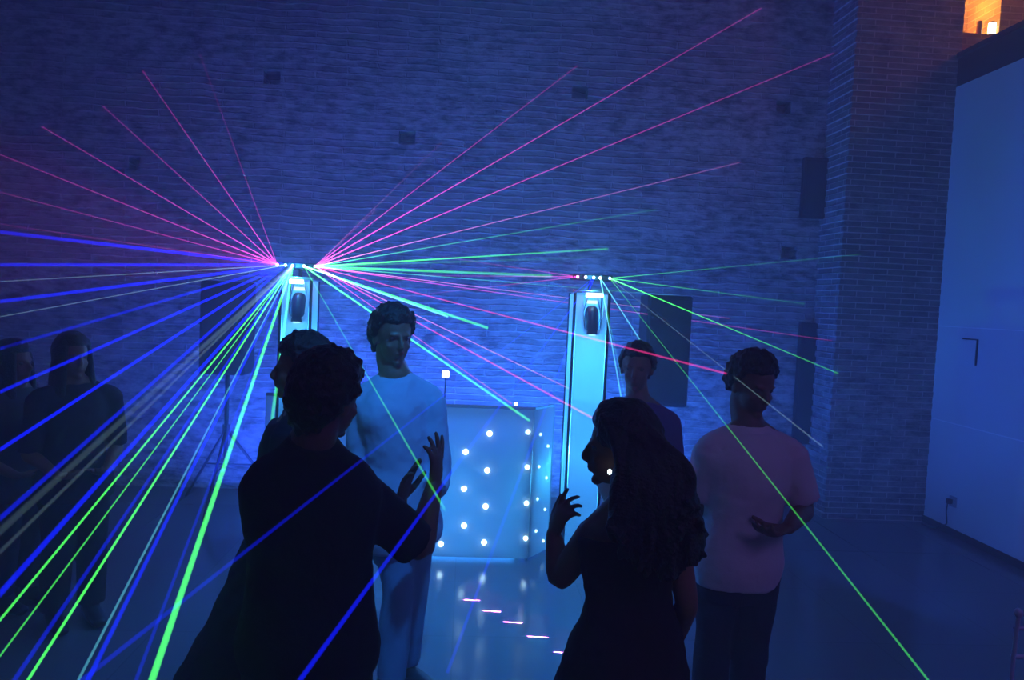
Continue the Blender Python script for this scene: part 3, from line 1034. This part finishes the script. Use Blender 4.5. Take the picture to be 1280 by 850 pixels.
for sh, el, wr in ((shL, elL, wrL), (shR, elR, wrR)):
    tube(bm, [neckC, sh], [.064, .068], n=16)
    arm(bm, sh, el, wr, 1, .022, t=1.35)
remesh('pale_shirt', bm, mat('pale_shirt_cloth', rgb(150, 170, 205), .85), Cp, .010, 4, .018, .10)  # blue of the haze is put into this pale cloth colour
bm = BM()
torso(bm, V(hipC) - V((0, 0, .05)), neckC, R, 1, .016, t1=.2)
for l in LG: leg(bm, *l, s=.92, inf=.012, straight=1)
remesh('trousers', bm, mat('light_trousers', rgb(110, 130, 170), .85), Cp, .011, 3, .012, .12)  # same haze blue put into the trouser colour
for l in LG: shoe(Cp, l[2], F, R, m_black)
skullcap('hair', hc, hF, hR, hU, 1.08, m_hair, Cp, .024, .44, -.85, .008, 30, curls=420, seed=7)

# ---- D: girl with long wavy hair, face turned left, raised hand
w = W(2.1)
F, R, U = basis(100)
hipD, neckD = w(785, 812), w(787, 628)
D = person('woman with long wavy dark hair, one hand raised before the right tower', None, hipD)
hc = w(774, 560)
hF, hR, hU = basis(165, -4, 0)
shL, shR = w(742, 668, .0), w(842, 668, .02)
elL, wrL = w(700, 722, .06), w(692, 668, .12)
elR, wrR = w(858, 752, -.02), w(846, 798, .10)
bm = BM()
head(bm, hc, hF, hR, hU, .95, neckD + V((0, 0, .02)), .048, True)
torso(bm, hipD, neckD, R, .95, fem=True)
arm(bm, shL, elL, wrL, .92, t=2); arm(bm, shR, elR, wrR, .86, t=2)
hand(bm, wrL, w(704, 636, .10) - wrL, V((.9, .3, .05)), 1, (10, 26, 34, 40), 1.3, .92)
hand(bm, wrR, V((-.15, .55, -.6)), V((-1, 0, 0)), -1, (25, 30, 32, 34), 1, .9)
tube(bm, [neckD + V((0, 0, .02)), shL], [.044, .046], n=12); tube(bm, [neckD + V((0, 0, .02)), shR], [.044, .046], n=12)
LG = standing_legs(V(hipD), R, F, .9, .09, .45)
for l in LG: leg(bm, *l, s=.88)
remesh('body', bm, m_skin2, D, .0055, 3)
eyes(D, hc, hF, hR, hU, .95, m_skin2)
bm = BM()
torso(bm, hipD, neckD, R, .95, .014, fem=True, t0=0, t1=.8)
for sg, sh in ((-1, shL), (1, shR)):
    tube(bm, [V(hipD).lerp(V(neckD), .72) + R * sg * .08, V(sh).lerp(V(neckD), .42) + V((0, 0, .012))], [.045, .040], n=14)
h = V(hipD)
tube(bm, [h + V((0, 0, .14)), h + V((0, 0, .04)), h + V((-.01, 0, -.12)), h + V((-.02, 0, -.30)), V((h.x - .03, h.y, .42))],
     [(.125, .10), (.165, .14), (.205, .18), (.25, .22), (.28, .25)], R, n=32, sub=5, caps=False)
remesh('dark_dress', bm, mat('dark_red_dress', rgb(44, 30, 38), .85, nscale=9, namt=.5, spec=.2), D, .008, 3, .016, .06)
for l in LG: shoe(D, l[2], F, R, m_black)
bm = BM()
c = V(hc) + (hR * -.084 + hF * -.002 + hU * -.045) * .95
c = V(hc) + hR * .0 + hF * .0
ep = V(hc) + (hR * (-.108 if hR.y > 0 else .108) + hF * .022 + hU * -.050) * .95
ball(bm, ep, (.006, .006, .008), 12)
ear = bmobj('earring', bm, emat('earring_laser_glint', (.8, .95, 1, 1), 3, False), D, smooth=True)  # emission stands in for laser light catching the earring
# long hair: scalp shell plus many wavy locks falling down the back
bm = BM()
tmp = skullcap('tmp_shell', hc, hF, hR, hU, .97, m_hair, D, .030, .42, -1.2, .008, 34, seed=11)
bm.from_mesh(tmp.data)
bmesh.ops.translate(bm, verts=bm.verts, vec=V((D.location.x, D.location.y, 0)))
bpy.data.objects.remove(tmp)
rnd = random.Random(4)
tips = [(858, 640), (868, 655), (876, 668), (872, 690), (864, 706), (852, 716), (842, 722), (828, 722), (812, 716), (800, 706), (848, 680), (836, 700),
        (856, 672), (820, 700), (786, 694), (776, 684), (768, 668), (866, 640), (846, 650), (874, 700)]
for i in range(120):
    tx, ty = rnd.choice(tips)
    tx += rnd.uniform(-9, 5); ty += rnd.uniform(-14, 6)
    az = rnd.uniform(-1, 1)
    top = V(hc) + hU * rnd.uniform(.02, .11) + R * (az * .075 + .012) + V((0, -.06 - .03 * (1 - abs(az)) + rnd.uniform(0, .05), 0)) * .9
    dy = rnd.uniform(-.20, -.12)
    end = P(tx, ty, 2.1 + dy)
    f = (tx - 765) / 110.0
    mid1 = P(762 + 72 * f + 14, 580 + rnd.uniform(-8, 8), 2.1 - .10 - rnd.uniform(0, .05))
    mid2 = P(764 + 92 * f + 6, 632 + rnd.uniform(-8, 8), 2.1 - .12 - rnd.uniform(0, .06))
    pts = catmull([top, mid1, mid2, end], 5)
    ph = rnd.uniform(0, 6.28); am = rnd.uniform(.004, .010)
    for k, p in enumerate(pts):
        q = am * (k / len(pts)) * 1.3
        pts[k] = p + V((sin(ph + k * 1.15) * q, cos(ph + k * 1.15) * q * .6, 0))
    kk = len(pts)
    rr = [.013 + .004 * sin(pi * k / kk) - .007 * max(0, k / kk - .6) / .4 for k in range(kk)]
    tube(bm, pts, rr, n=7, sub=1)
remesh('long_wavy_hair', bm, m_hair, D, .0055, 1)

# ---- E: person behind the woman, in a violet top
w = W(3.75)
F, R, U = basis(-70)
hipE, neckE = w(800, 655), w(797, 505)
E = person('short haired person in violet top standing behind the long haired woman', None, hipE)
hc = w(796, 460)
hF, hR, hU = basis(-110, -4, 0)
shR, shL = w(762, 527, -.03), w(834, 527, .05)
bm = BM()
head(bm, hc, hF, hR, hU, 1.0, neckE + V((0, 0, .02)), .055)
torso(bm, hipE, neckE, R, 1)
armsE = ((shR, w(752, 595, -.02), w(768, 640, -.2)), (shL, w(846, 598, .02), w(832, 645, -.18)))
for i, (a, b2, c) in enumerate(armsE):
    arm(bm, a, b2, c, .95, t=2)
    hand(bm, c, (.4 if i == 0 else -.4, -.7, -.1), (0, 0, 1), 1 if i == 0 else -1, (18, 22, 26, 30), 1, 1)
    tube(bm, [neckE + V((0, 0, .03)), a], [.05, .05], n=12)
LG = standing_legs(V(hipE), R, F, 1, .10, .48)
for l in LG: leg(bm, *l)
remesh('body', bm, m_skin2, E, .008, 3)
eyes(E, hc, hF, hR, hU, 1, m_skin2)
bm = BM()
torso(bm, hipE, neckE, R, 1, .026, flare=.02)
for a, b2, c in armsE:
    tube(bm, [neckE, a], [.062, .064], n=16); arm(bm, a, b2, c, .95, .020, t=.95)
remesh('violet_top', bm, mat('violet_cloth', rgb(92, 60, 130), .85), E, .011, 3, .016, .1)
bm = BM()
torso(bm, V(hipE) - V((0, 0, .05)), neckE, R, 1, .014, t1=.2)
for l in LG: leg(bm, *l, s=1, inf=.014, straight=1)
remesh('trousers', bm, mat('navy_trousers', rgb(24, 26, 44), .85), E, .012, 3)
for l in LG: shoe(E, l[2], F, R, m_black)
skullcap('hair', hc, hF, hR, hU, 1, m_hair, E, .017, .42, -.80, .006, 30, curls=380, seed=13)

# ---- F: man in white polo shirt at right
w = W(2.95)
F, R, U = basis(-72)
hipF, neckF = w(923, 705), w(936, 540)
Fp = person('man in white polo shirt and dark trousers looking down to his hands', None, hipF)
hc = w(941, 481)
hF, hR, hU = basis(-74, -16, 0)
shR, shL = w(890, 562, -.03), w(985, 566, .02)
elR, wrR = w(876, 632, .02), w(905, 660, -.20)
elL, wrL = w(1006, 636, .03), w(985, 660, -.2)
bm = BM()
head(bm, hc, hF, hR, hU, 1.02, neckF + V((0, 0, .015)), .058)
torso(bm, hipF, neckF, R, 1)
arm(bm, shR, elR, w(884, 668, .14), 1, t=2); arm(bm, shL, elL, wrL, 1, t=2)
hand(bm, wrL, V((-.9, -.35, -.15)), V((0, .1, 1)), 1, (26, 30, 34, 38), .8, 1.03, .3)
hand(bm, w(884, 668, .14), V((.3, .2, -1)), V((1, 0, 0)), 1, (20, 26, 30, 34), 1, 1)
tube(bm, [neckF + V((0, 0, .03)), shL], [.05, .05], n=12); tube(bm, [neckF + V((0, 0, .03)), shR], [.05, .05], n=12)
LG = [(V(hipF) - R * .085, w(888, 850), V((w(886, 850).x, 2.95, .09))), (V(hipF) + R * .085, w(936, 850), V((w(940, 850).x, 3.02, .09)))]
LG = [(a, V((b2.x, b2.y, .50)), c) for a, b2, c in LG]
LG.sort(key=lambda l: l[1].x)
hpL, hpR = V(hipF) + V((-.085, 0, 0)), V(hipF) + V((.085, 0, 0))
LG = [(hpL,) + LG[0][1:], (hpR,) + LG[1][1:]]
for l in LG: leg(bm, *l)
remesh('body', bm, m_skin, Fp, .0065, 3)
eyes(Fp, hc, hF, hR, hU, 1.02, m_skin)
bm = BM()
torso(bm, hipF, neckF, R, 1, .028, flare=.012)
for a, b2, c in ((shR, elR, wrR), (shL, elL, wrL)):
    tube(bm, [neckF, a], [.064, .066], n=16); arm(bm, a, b2, c, 1, .024, t=.85, cuff=.008)
remesh('white_polo_shirt', bm, mat('white_pique', rgb(215, 200, 205), .85, bump=.15, bscale=120), Fp, .009, 4, .018, .11)
bm = BM()
tube(bm, [neckF - V((0, 0, .012)), neckF + V((0, 0, .03))], [(.082, .078), (.068, .066)], R, n=24, sub=1, caps=False)
remesh('polo_collar', bm, mat('white_collar', rgb(222, 210, 215), .8), Fp, .006, 1)
bm = BM()
torso(bm, V(hipF) - V((0, 0, .05)), neckF, R, 1, .016, t1=.2)
for l in LG: leg(bm, *l, s=.92, inf=.012, straight=1)
remesh('dark_trousers', bm, mat('dark_trouser_cloth', rgb(24, 26, 46), .85, bump=.2, bscale=70), Fp, .010, 3, .014, .1)
for l in LG: shoe(Fp, l[2], F, R, m_black)
skullcap('hair', hc, hF, hR, hU, 1.02, m_hair, Fp, .022, .46, -.74, .010, 34, curls=480, seed=17)


# ---- G, H: two long-haired people in the haze at left
def haze_person(label, x, ytop, Y, fdeg, top_col, seed, hx):
    w = W(Y)
    F, R, U = basis(fdeg)
    k = 930 / Y
    hc = w(x, ytop + .12 * k)
    neck = w(x + hx, ytop + .27 * k)
    hip = V((neck.x, neck.y, neck.z - .54))
    g = person(label, None, hip)
    hF, hR, hU = basis(fdeg + 10)
    bm = BM()
    head(bm, hc, hF, hR, hU, .97, neck + V((0, 0, .02)), .05, True)
    torso(bm, hip, neck, R, .97, fem=True)
    arms = []
    for sg in (-1, 1):
        sh = neck + R * sg * .165 + V((0, 0, -.07))
        el = sh + R * sg * .05 + V((0, 0, -.28)) - F * .02
        wr = el + F * .17 - R * sg * .10 + V((0, 0, -.10))
        arms.append((sh, el, wr))
        arm(bm, sh, el, wr, .88, t=2)
        hand(bm, wr, F * .8 - R * sg * .5, V((0, 0, 1)), -sg, (20, 24, 28, 30), 1, .93)
        tube(bm, [neck + V((0, 0, .02)), sh], [.045, .046], n=12)
    LG = standing_legs(hip, R, F, .9, .09, .46)
    for l in LG: leg(bm, *l, s=.9)
    remesh('body', bm, m_skin2, g, .009, 3)
    eyes(g, hc, hF, hR, hU, .97, m_skin2)
    bm = BM()
    torso(bm, hip, neck, R, .97, .022, fem=True, flare=.03)
    for a, b2, c in arms:
        tube(bm, [neck - V((0, 0, .01)), a], [.055, .056], n=14); arm(bm, a, b2, c, .88, .018, t=1.0)
    remesh('top', bm, mat('top_cloth', top_col, .85), g, .011, 3, .018, .1)
    bm = BM()
    torso(bm, hip - V((0, 0, .05)), neck, R, 1, .014, t1=.2)
    for l in LG: leg(bm, *l, s=.95, inf=.012, straight=1)
    remesh('trousers', bm, mat('dark_leg_cloth', rgb(22, 22, 36), .85), g, .012, 3)
    for l in LG: shoe(g, l[2], F, R, m_black)
    bm = BM()
    tmp = skullcap('tmp_shell', hc, hF, hR, hU, .99, m_hair, g, .022, .42, -1.2, .006, 30, seed=seed)
    bm.from_mesh(tmp.data)
    bmesh.ops.translate(bm, verts=bm.verts, vec=V((g.location.x, g.location.y, 0)))
    bpy.data.objects.remove(tmp)
    rn = random.Random(seed)
    for i in range(46):
        a = rn.uniform(-2.3, 2.3)
        d = (-hF * cos(a) + hR * sin(a))
        p0 = hc + d * .075 + hU * .05
        p1 = hc + d * .088 - hU * .06
        p2 = hc + d * .10 + V((0, 0, -.20))
        p3 = hc + d * (.105 + rn.uniform(0, .02)) + V((0, 0, -.34 - rn.uniform(0, .08)))
        tube(bm, [p0, p1, p2, p3], [.014, .017, .016, .006], n=7, sub=3)
    remesh('long_hair', bm, m_hair, g, .008, 1)


haze_person('long haired person in the haze at far left, wholly in view', 91, 419, 4.1, -50, rgb(30, 28, 46), 21, 4)
haze_person('long haired person in the haze, half cut off by left picture edge', 18, 428, 4.3, -20, rgb(38, 36, 58), 23, 2)

# ------------------------------------------------------------------ laser beams
bmx = bpy.data.materials.new('laser_light_in_haze')
bmx.use_nodes = True
nt = bmx.node_tree; nt.nodes.clear(); N = nt.nodes; L = nt.links
o = N.new('ShaderNodeOutputMaterial'); ad = N.new('ShaderNodeAddShader'); tr = N.new('ShaderNodeBsdfTransparent'); em = N.new('ShaderNodeEmission')
oi = N.new('ShaderNodeObjectInfo'); tc = N.new('ShaderNodeTexCoord'); sp = N.new('ShaderNodeSeparateXYZ')
L.new(oi.outputs['Color'], em.inputs[0]); L.new(tc.outputs['Object'], sp.inputs[0])
# brightness falls along the beam as the haze eats it
m1 = N.new('ShaderNodeMath'); m1.operation = 'MULTIPLY_ADD'; m1.inputs[1].default_value = 0.70; m1.inputs[2].default_value = 0.12
L.new(sp.outputs['Z'], m1.inputs[0])
m2 = N.new('ShaderNodeMath'); m2.operation = 'DIVIDE'; L.new(oi.outputs['Alpha'], m2.inputs[0]); L.new(m1.outputs[0], m2.inputs[1])
# chord length through a thin round beam
lw_ = N.new('ShaderNodeLayerWeight'); lw_.inputs[0].default_value = .5
m3 = N.new('ShaderNodeMath'); m3.operation = 'SUBTRACT'; m3.inputs[0].default_value = 1; L.new(lw_.outputs['Facing'], m3.inputs[1])
m4 = N.new('ShaderNodeMath'); m4.operation = 'MULTIPLY'; L.new(m2.outputs[0], m4.inputs[0]); L.new(m3.outputs[0], m4.inputs[1])
L.new(m4.outputs[0], em.inputs[1])
L.new(tr.outputs[0], ad.inputs[0]); L.new(em.outputs[0], ad.inputs[1]); L.new(ad.outputs[0], o.inputs[0])
bmx.cycles.emission_sampling = 'NONE'

GREEN, MINT, CYAN, BLUE, MAG, PINK, PALE, RED = (.09, 1, .12), (.10, .9, .35), (.15, .75, .95), (.004, .01, 1), (.85, .06, .55), (.9, .25, .75), (.42, .72, .85), (1, .04, .30)
CN = {GREEN: 'green', MINT: 'green', CYAN: 'cyan', BLUE: 'deep blue', MAG: 'magenta', PINK: 'pink', PALE: 'pale white', RED: 'red'}
ORD = ['first', 'second', 'third', 'fourth', 'fifth', 'sixth', 'seventh', 'eighth', 'ninth', 'tenth', 'eleventh', 'twelfth', 'thirteenth', 'fourteenth', 'fifteenth']


def hit(S, d):
    """distance along d to the room's surfaces"""
    best = 50.0
    def tst(t):
        nonlocal best
        if 1e-3 < t < best: best = t
    if d.z < 0: tst(-S.z / d.z)
    if d.z > 0: tst((Z_C - S.z) / d.z)
    if d.y > 0: tst((Y_WALL - S.y) / d.y)
    if d.y < 0: tst((Y_B - S.y) / d.y)
    if d.x < 0: tst((X_L - S.x) / d.x)
    if d.x > 0: tst((X_PART - S.x) / d.x)
    if d.y > 0:
        t = (Y_PIL - S.y) / d.y
        if (S + d * t).x > XP0 - .02: tst(t)
        if d.x > 0:
            t = (XP0 - .012 - S.x) / d.x
            if (S + d * t).y > Y_PIL: tst(t)
    return best


def beam(S, px, py, Y, col, k, r=.005, stop=False, taper=1.0):
    E = P(px, py, Y)
    d = (E - S).normalized()
    ln = (E - S).length if stop else hit(S, d)
    bm = BM()
    n = 8
    ra, rb = r * .55, r * taper
    A_ = [bm.verts.new((ra * cos(2 * pi * i / n), ra * sin(2 * pi * i / n), 0)) for i in range(n)]
    B_ = [bm.verts.new((rb * cos(2 * pi * i / n), rb * sin(2 * pi * i / n), ln)) for i in range(n)]
    for i in range(n):
        bm.faces.new((A_[i], A_[(i + 1) % n], B_[(i + 1) % n], B_[i]))
    me = bpy.data.meshes.new('laser_beam'); bm.to_mesh(me); bm.free()
    for f in me.polygons: f.use_smooth = True
    me.materials.append(bmx)
    o = bpy.data.objects.new('laser_beam', me)
    o.location = S
    o.rotation_mode = 'QUATERNION'
    o.rotation_quaternion = d.to_track_quat('Z', 'Y')
    o.color = col + (k,)
    COL.objects.link(o)
    return o


def fan(beams, group, phrase, order):
    for i, (S, px, py, Y, col, k, r, *rest) in enumerate(beams):
        o = beam(S, px, py, Y, col, k, r, *rest)
        o['kind'] = 'thing'
        tag(o, f'{CN[col]} laser beam, {ORD[i]} {order} of {phrase}', 'laser beam', group, 'thing')


YW = Y_WALL
# rising left from the left bar's left head, ordered clockwise from the lowest
fan([(HL[0], 0, 280, 6.4, MAG, 0.17, .006), (HL[0], 0, 240, 6.6, MAG, 0.37, .006), (HL[0], 0, 193, 6.9, MAG, 0.61, .006),
     (HL[0], 52, 158, YW, MAG, 0.68, .006), (HL[0], 128, 132, YW, MAG, 0.44, .006), (HL[0], 178, 88, YW, MAG, 0.51, .006), (HL[0], 250, 68, YW, MAG, 0.20, .005)],
    'magenta beams rising left from the left laser bar', 'the fan rising left of left bar', 'from the bottom')
# rising right
fan([(HL[4], 470, 262, YW, MAG, 0.27, .005), (HL[4], 552, 178, YW, PINK, 0.17, .004), (HL[4], 722, 82, YW, MAG, 0.48, .005),
     (HL[4], 952, 10, YW, MAG, 0.78, .006), (HL[4], 1058, 60, YW, MAG, 0.78, .006), (HL[4], 925, 203, YW, PINK, 0.58, .005),
     (HL[4], 820, 262, YW, MINT, .38, .006), (HL[4], 760, 311, YW, GREEN, .80, .009)],
    'beams rising right from the left laser bar', 'fan rising right of left bar', 'counted clockwise')
# right, level and falling
fan([(HL[4], 730, 322, YW, MINT, .12, .012), (HL[4], 690, 345, 5.9, GREEN, .35, .014, True), (HL[4], 725, 360, 6.4, MINT, .30, .006), (HL[4], 720, 374, 6.2, PINK, .5, .005),
     (HL[4], 1020, 423, Y_PIL, MAG, .42, .006), (HL[4], 908, 467, 2.95, RED, .70, .0052, True), (HL[3], 560, 396, 5.6, CYAN, .9, .007, True),
     (HL[4], 868, 592, 2.9, RED, .75, .006, True), (HL[3], 610, 410, 5.4, GREEN, .55, .011, True), (HL[4], 712, 486, 5.3, PINK, .42, .005, True), (HL[4], 640, 505, 4.9, MAG, .30, .005, True),
     (HL[3], 662, 526, 4.95, GREEN, .7, .009, True), (HL[3], 556, 637, 2.2, GREEN, .9, .0042, True)],
    'beams falling right from the left laser bar', 'fan falling right of left bar', 'from the top')
# pale and blue, left
fan([(HL[1], 0, 290, 5.0, BLUE, 0.55, .020), (HL[1], 0, 331, 4.6, BLUE, 0.50, .018), (HL[1], 0, 352, 4.8, PALE, .13, .005), (HL[1], 0, 377, 4.4, BLUE, 0.55, .018),
     (HL[1], 0, 396, 4.6, PALE, .14, .005), (HL[1], 0, 436, 4.2, BLUE, 0.30, .016), (HL[1], 0, 490, 3.7, BLUE, 0.72, .014), (HL[1], 0, 562, 3.4, BLUE, 1.04, .013),
     (HL[1], 0, 648, 3.2, BLUE, 0.61, .015)],
    'blue and pale beams running left from the left laser bar', 'fan running left of left bar', 'from the top')
# lower left
fan([(HL[2], 0, 664, 3.6, PALE, .05, .022), (HL[2], 0, 690, 3.4, PALE, .06, .012), (HL[2], 0, 742, 2.8, BLUE, 1.10, .015), (HL[2], 0, 775, 2.7, GREEN, 1.25, .0065), (HL[2], 0, 820, 2.6, GREEN, .85, .0045),
     (HL[2], 18, 850, 2.5, BLUE, 0.66, .010), (HL[2], 35, 850, 2.4, GREEN, 1.6, .0065), (HL[2], 98, 850, 2.4, CYAN, .5, .006), (HL[2], 110, 850, 2.3, BLUE, 1.21, .010), (HL[2], 170, 850, 2.3, BLUE, 0.55, .008), (HL[2], 190, 850, 1.9, GREEN, 2.1, .0125),
     (HL[2], 337, 548, 4.0, GREEN, .55, .014)],
    'green and blue beams sweeping down left from the left laser bar', 'fan sweeping down-left of left bar', 'counted anticlockwise')
# right bar
fan([(HR[4], 1075, 318, Y_PIL, GREEN, .22, .0045), (HR[4], 1000, 379, 6.9, GREEN, .38, .005), (HR[4], 1048, 467, Y_PIL, GREEN, .75, .006),
     (HR[4], 1028, 558, 2.2, PALE, .34, .0028, True), (HR[4], 1160, 850, 1.3, GREEN, .9, .0032), (HR[3], 856, 850, 2.3, GREEN, .3, .0035), (HR[3], 800, 425, 4.4, CYAN, .6, .005, True),
     (HR[3], 778, 505, 4.2, CYAN, .6, .005, True)],
    'beams falling right from the right laser bar', 'fan right of right bar', 'from the top')
fan([(HR[2], 604, 720, 3.9, BLUE, .35, .010), (HR[2], 375, 850, 1.35, BLUE, 1.5, .0072), (HR[2], 334, 668, 1.5, BLUE, .75, .0055)],
    'deep blue beams falling left from the right laser bar', 'fan falling left of right bar', 'counted clockwise')
fan([(HR[0], 600, 328, 6.4, MAG, .16, .006), (HR[0], 600, 345, 6.2, MAG, .22, .006), (HR[0], 600, 360, 6.0, MAG, .14, .006)],
    'magenta beams left of the right laser bar', 'small fan left of right bar', 'from the top')

# ------------------------------------------------------------------ lights
BL = (.06, .28, 1)
# blue uplights behind the booth washing the masonry wall
light('AREA', 'wall_wash', (-.9, 6.2, .25), 135, (.02, .075, 1), shape='RECTANGLE', size=2.6, size_y=.3, aim=(-.9, 6.95, 2.0))
light('AREA', 'wall_wash', (1.2, 6.2, .25), 78, (.02, .12, 1), shape='RECTANGLE', size=1.8, size_y=.3, aim=(1.3, 6.95, 1.9))
# heads on the bars give cyan, magenta and green spill
light('POINT', 'bar_glow', (HL[2].x, YT - .12, HL[2].z), 11, (.03, .26, 1), shadow_soft_size=.02)
light('POINT', 'bar_glow', (HL[0].x - .12, YT - .1, HL[0].z), 1.0, (1, .05, .5), shadow_soft_size=.02)
light('SPOT', 'laser_fan', HL[0] + V((0, -.03, 0)), 160, (1, .03, .45), spot_size=radians(44), spot_blend=.6, shadow_soft_size=.01, aim=HL[0] + V((-1, -.1, .12)))
light('SPOT', 'laser_fan', HL[4] + V((0, -.03, 0)), 44, (.04, .75, .38), spot_size=radians(60), spot_blend=.6, shadow_soft_size=.01, aim=HL[4] + V((1, -.1, .16)))
light('SPOT', 'laser_fan', HL[4] + V((0, -.03, 0)), 7, (1, .03, .4), spot_size=radians(36), spot_blend=.6, shadow_soft_size=.01, aim=HL[4] + V((1, -.1, -.25)))
light('SPOT', 'laser_fan', HR[0] + V((0, -.03, 0)), 22, (1, .02, .35), spot_size=radians(30), spot_blend=.6, shadow_soft_size=.01, aim=HR[0] + V((-1, -.1, 0)))
light('POINT', 'bar_glow', (HR[0].x - .06, YT - .1, HR[0].z), 1.2, (1, .03, .35), shadow_soft_size=.02)
light('POINT', 'bar_glow', (HR[2].x, YT - .12, HR[2].z), 4, (.06, .5, 1), shadow_soft_size=.02)
# wash heads on the towers over the floor before the booth
light('SPOT', 'floor_wash', (TLx + .3, YT - .2, 2.02), 130, (.02, .20, 1), spot_size=radians(110), spot_blend=1, shadow_soft_size=.05, aim=(0, 4.0, 0))
light('SPOT', 'floor_wash', (TRx - .3, YT - .2, 2.02), 130, (.02, .20, 1), spot_size=radians(110), spot_blend=1, shadow_soft_size=.05, aim=(0, 4.0, 0))
light('SPOT', 'added_front_spot', (.35, 1.3, 5.3), 1100, (.02, .32, 1), spot_size=radians(24), spot_blend=1, shadow_soft_size=.1, aim=(-.2, 3.8, 0))  # unseen overhead spot added to brighten the pale-shirted man and floor
# weak blue and violet fill from added, unseen area lights
light('AREA', 'fill_blue', (0, 2.6, 5.4), 4, (.10, .04, 1), shape='SQUARE', size=3, aim=(0, 3.2, 0))
light('AREA', 'fill_violet', (2.2, -1.5, 4.4), 32, (.36, .22, 1), shape='SQUARE', size=1.5, aim=(1.6, 3.2, 1.2))
light('AREA', 'partition_blue', (2.4, 4.6, .6), 11, (.03, .14, 1), shape='SQUARE', size=1, aim=(4.27, 5.6, 1.8))
# warm recess
light('POINT', 'candle_light', (XN0 + .05, Y_PIL + .22, zs + .32), 18, (1, .60, .12), shadow_soft_size=.03)
light('AREA', 'gallery_warm', (5.6, 4.6, 5.4), 14, (1, .30, .12), shape='SQUARE', size=.8, aim=(5.0, 6.5, 4.6))
# pink laser dashes on the floor
for i, (x, y) in enumerate([(590, 750), (615, 764), (641, 778), (672, 796), (706, 816)]):
    g = PZ(x, y)
    d = bpy.data.lights.new('floor_dash', 'AREA')
    d.shape = 'RECTANGLE'; d.size = .10 + .005 * i; d.size_y = .012; d.energy = .8; d.color = (1, .15, .6); d.spread = radians(2)
    o = bpy.data.objects.new('floor_dash', d); o.location = (g.x, g.y, .12); o.rotation_euler = (0, 0, radians(-6)); COL.objects.link(o)

# ------------------------------------------------------------------ world and view
wd = bpy.data.worlds.new('World')
scene.world = wd
wd.use_nodes = True
wd.node_tree.nodes['Background'].inputs[0].default_value = (.01, .012, .05, 1)
wd.node_tree.nodes['Background'].inputs[1].default_value = .2
vsn = scene.view_settings
vsn.view_transform = 'Standard'
vsn.look = 'None'
vsn.gamma = 1
vsn.exposure = 0
vsn.use_curve_mapping = False
cy = scene.cycles
cy.transparent_max_bounces = 128
cy.max_bounces = 6
cy.volume_bounces = 1
cy.use_denoising = True
cy.sample_clamp_indirect = 4
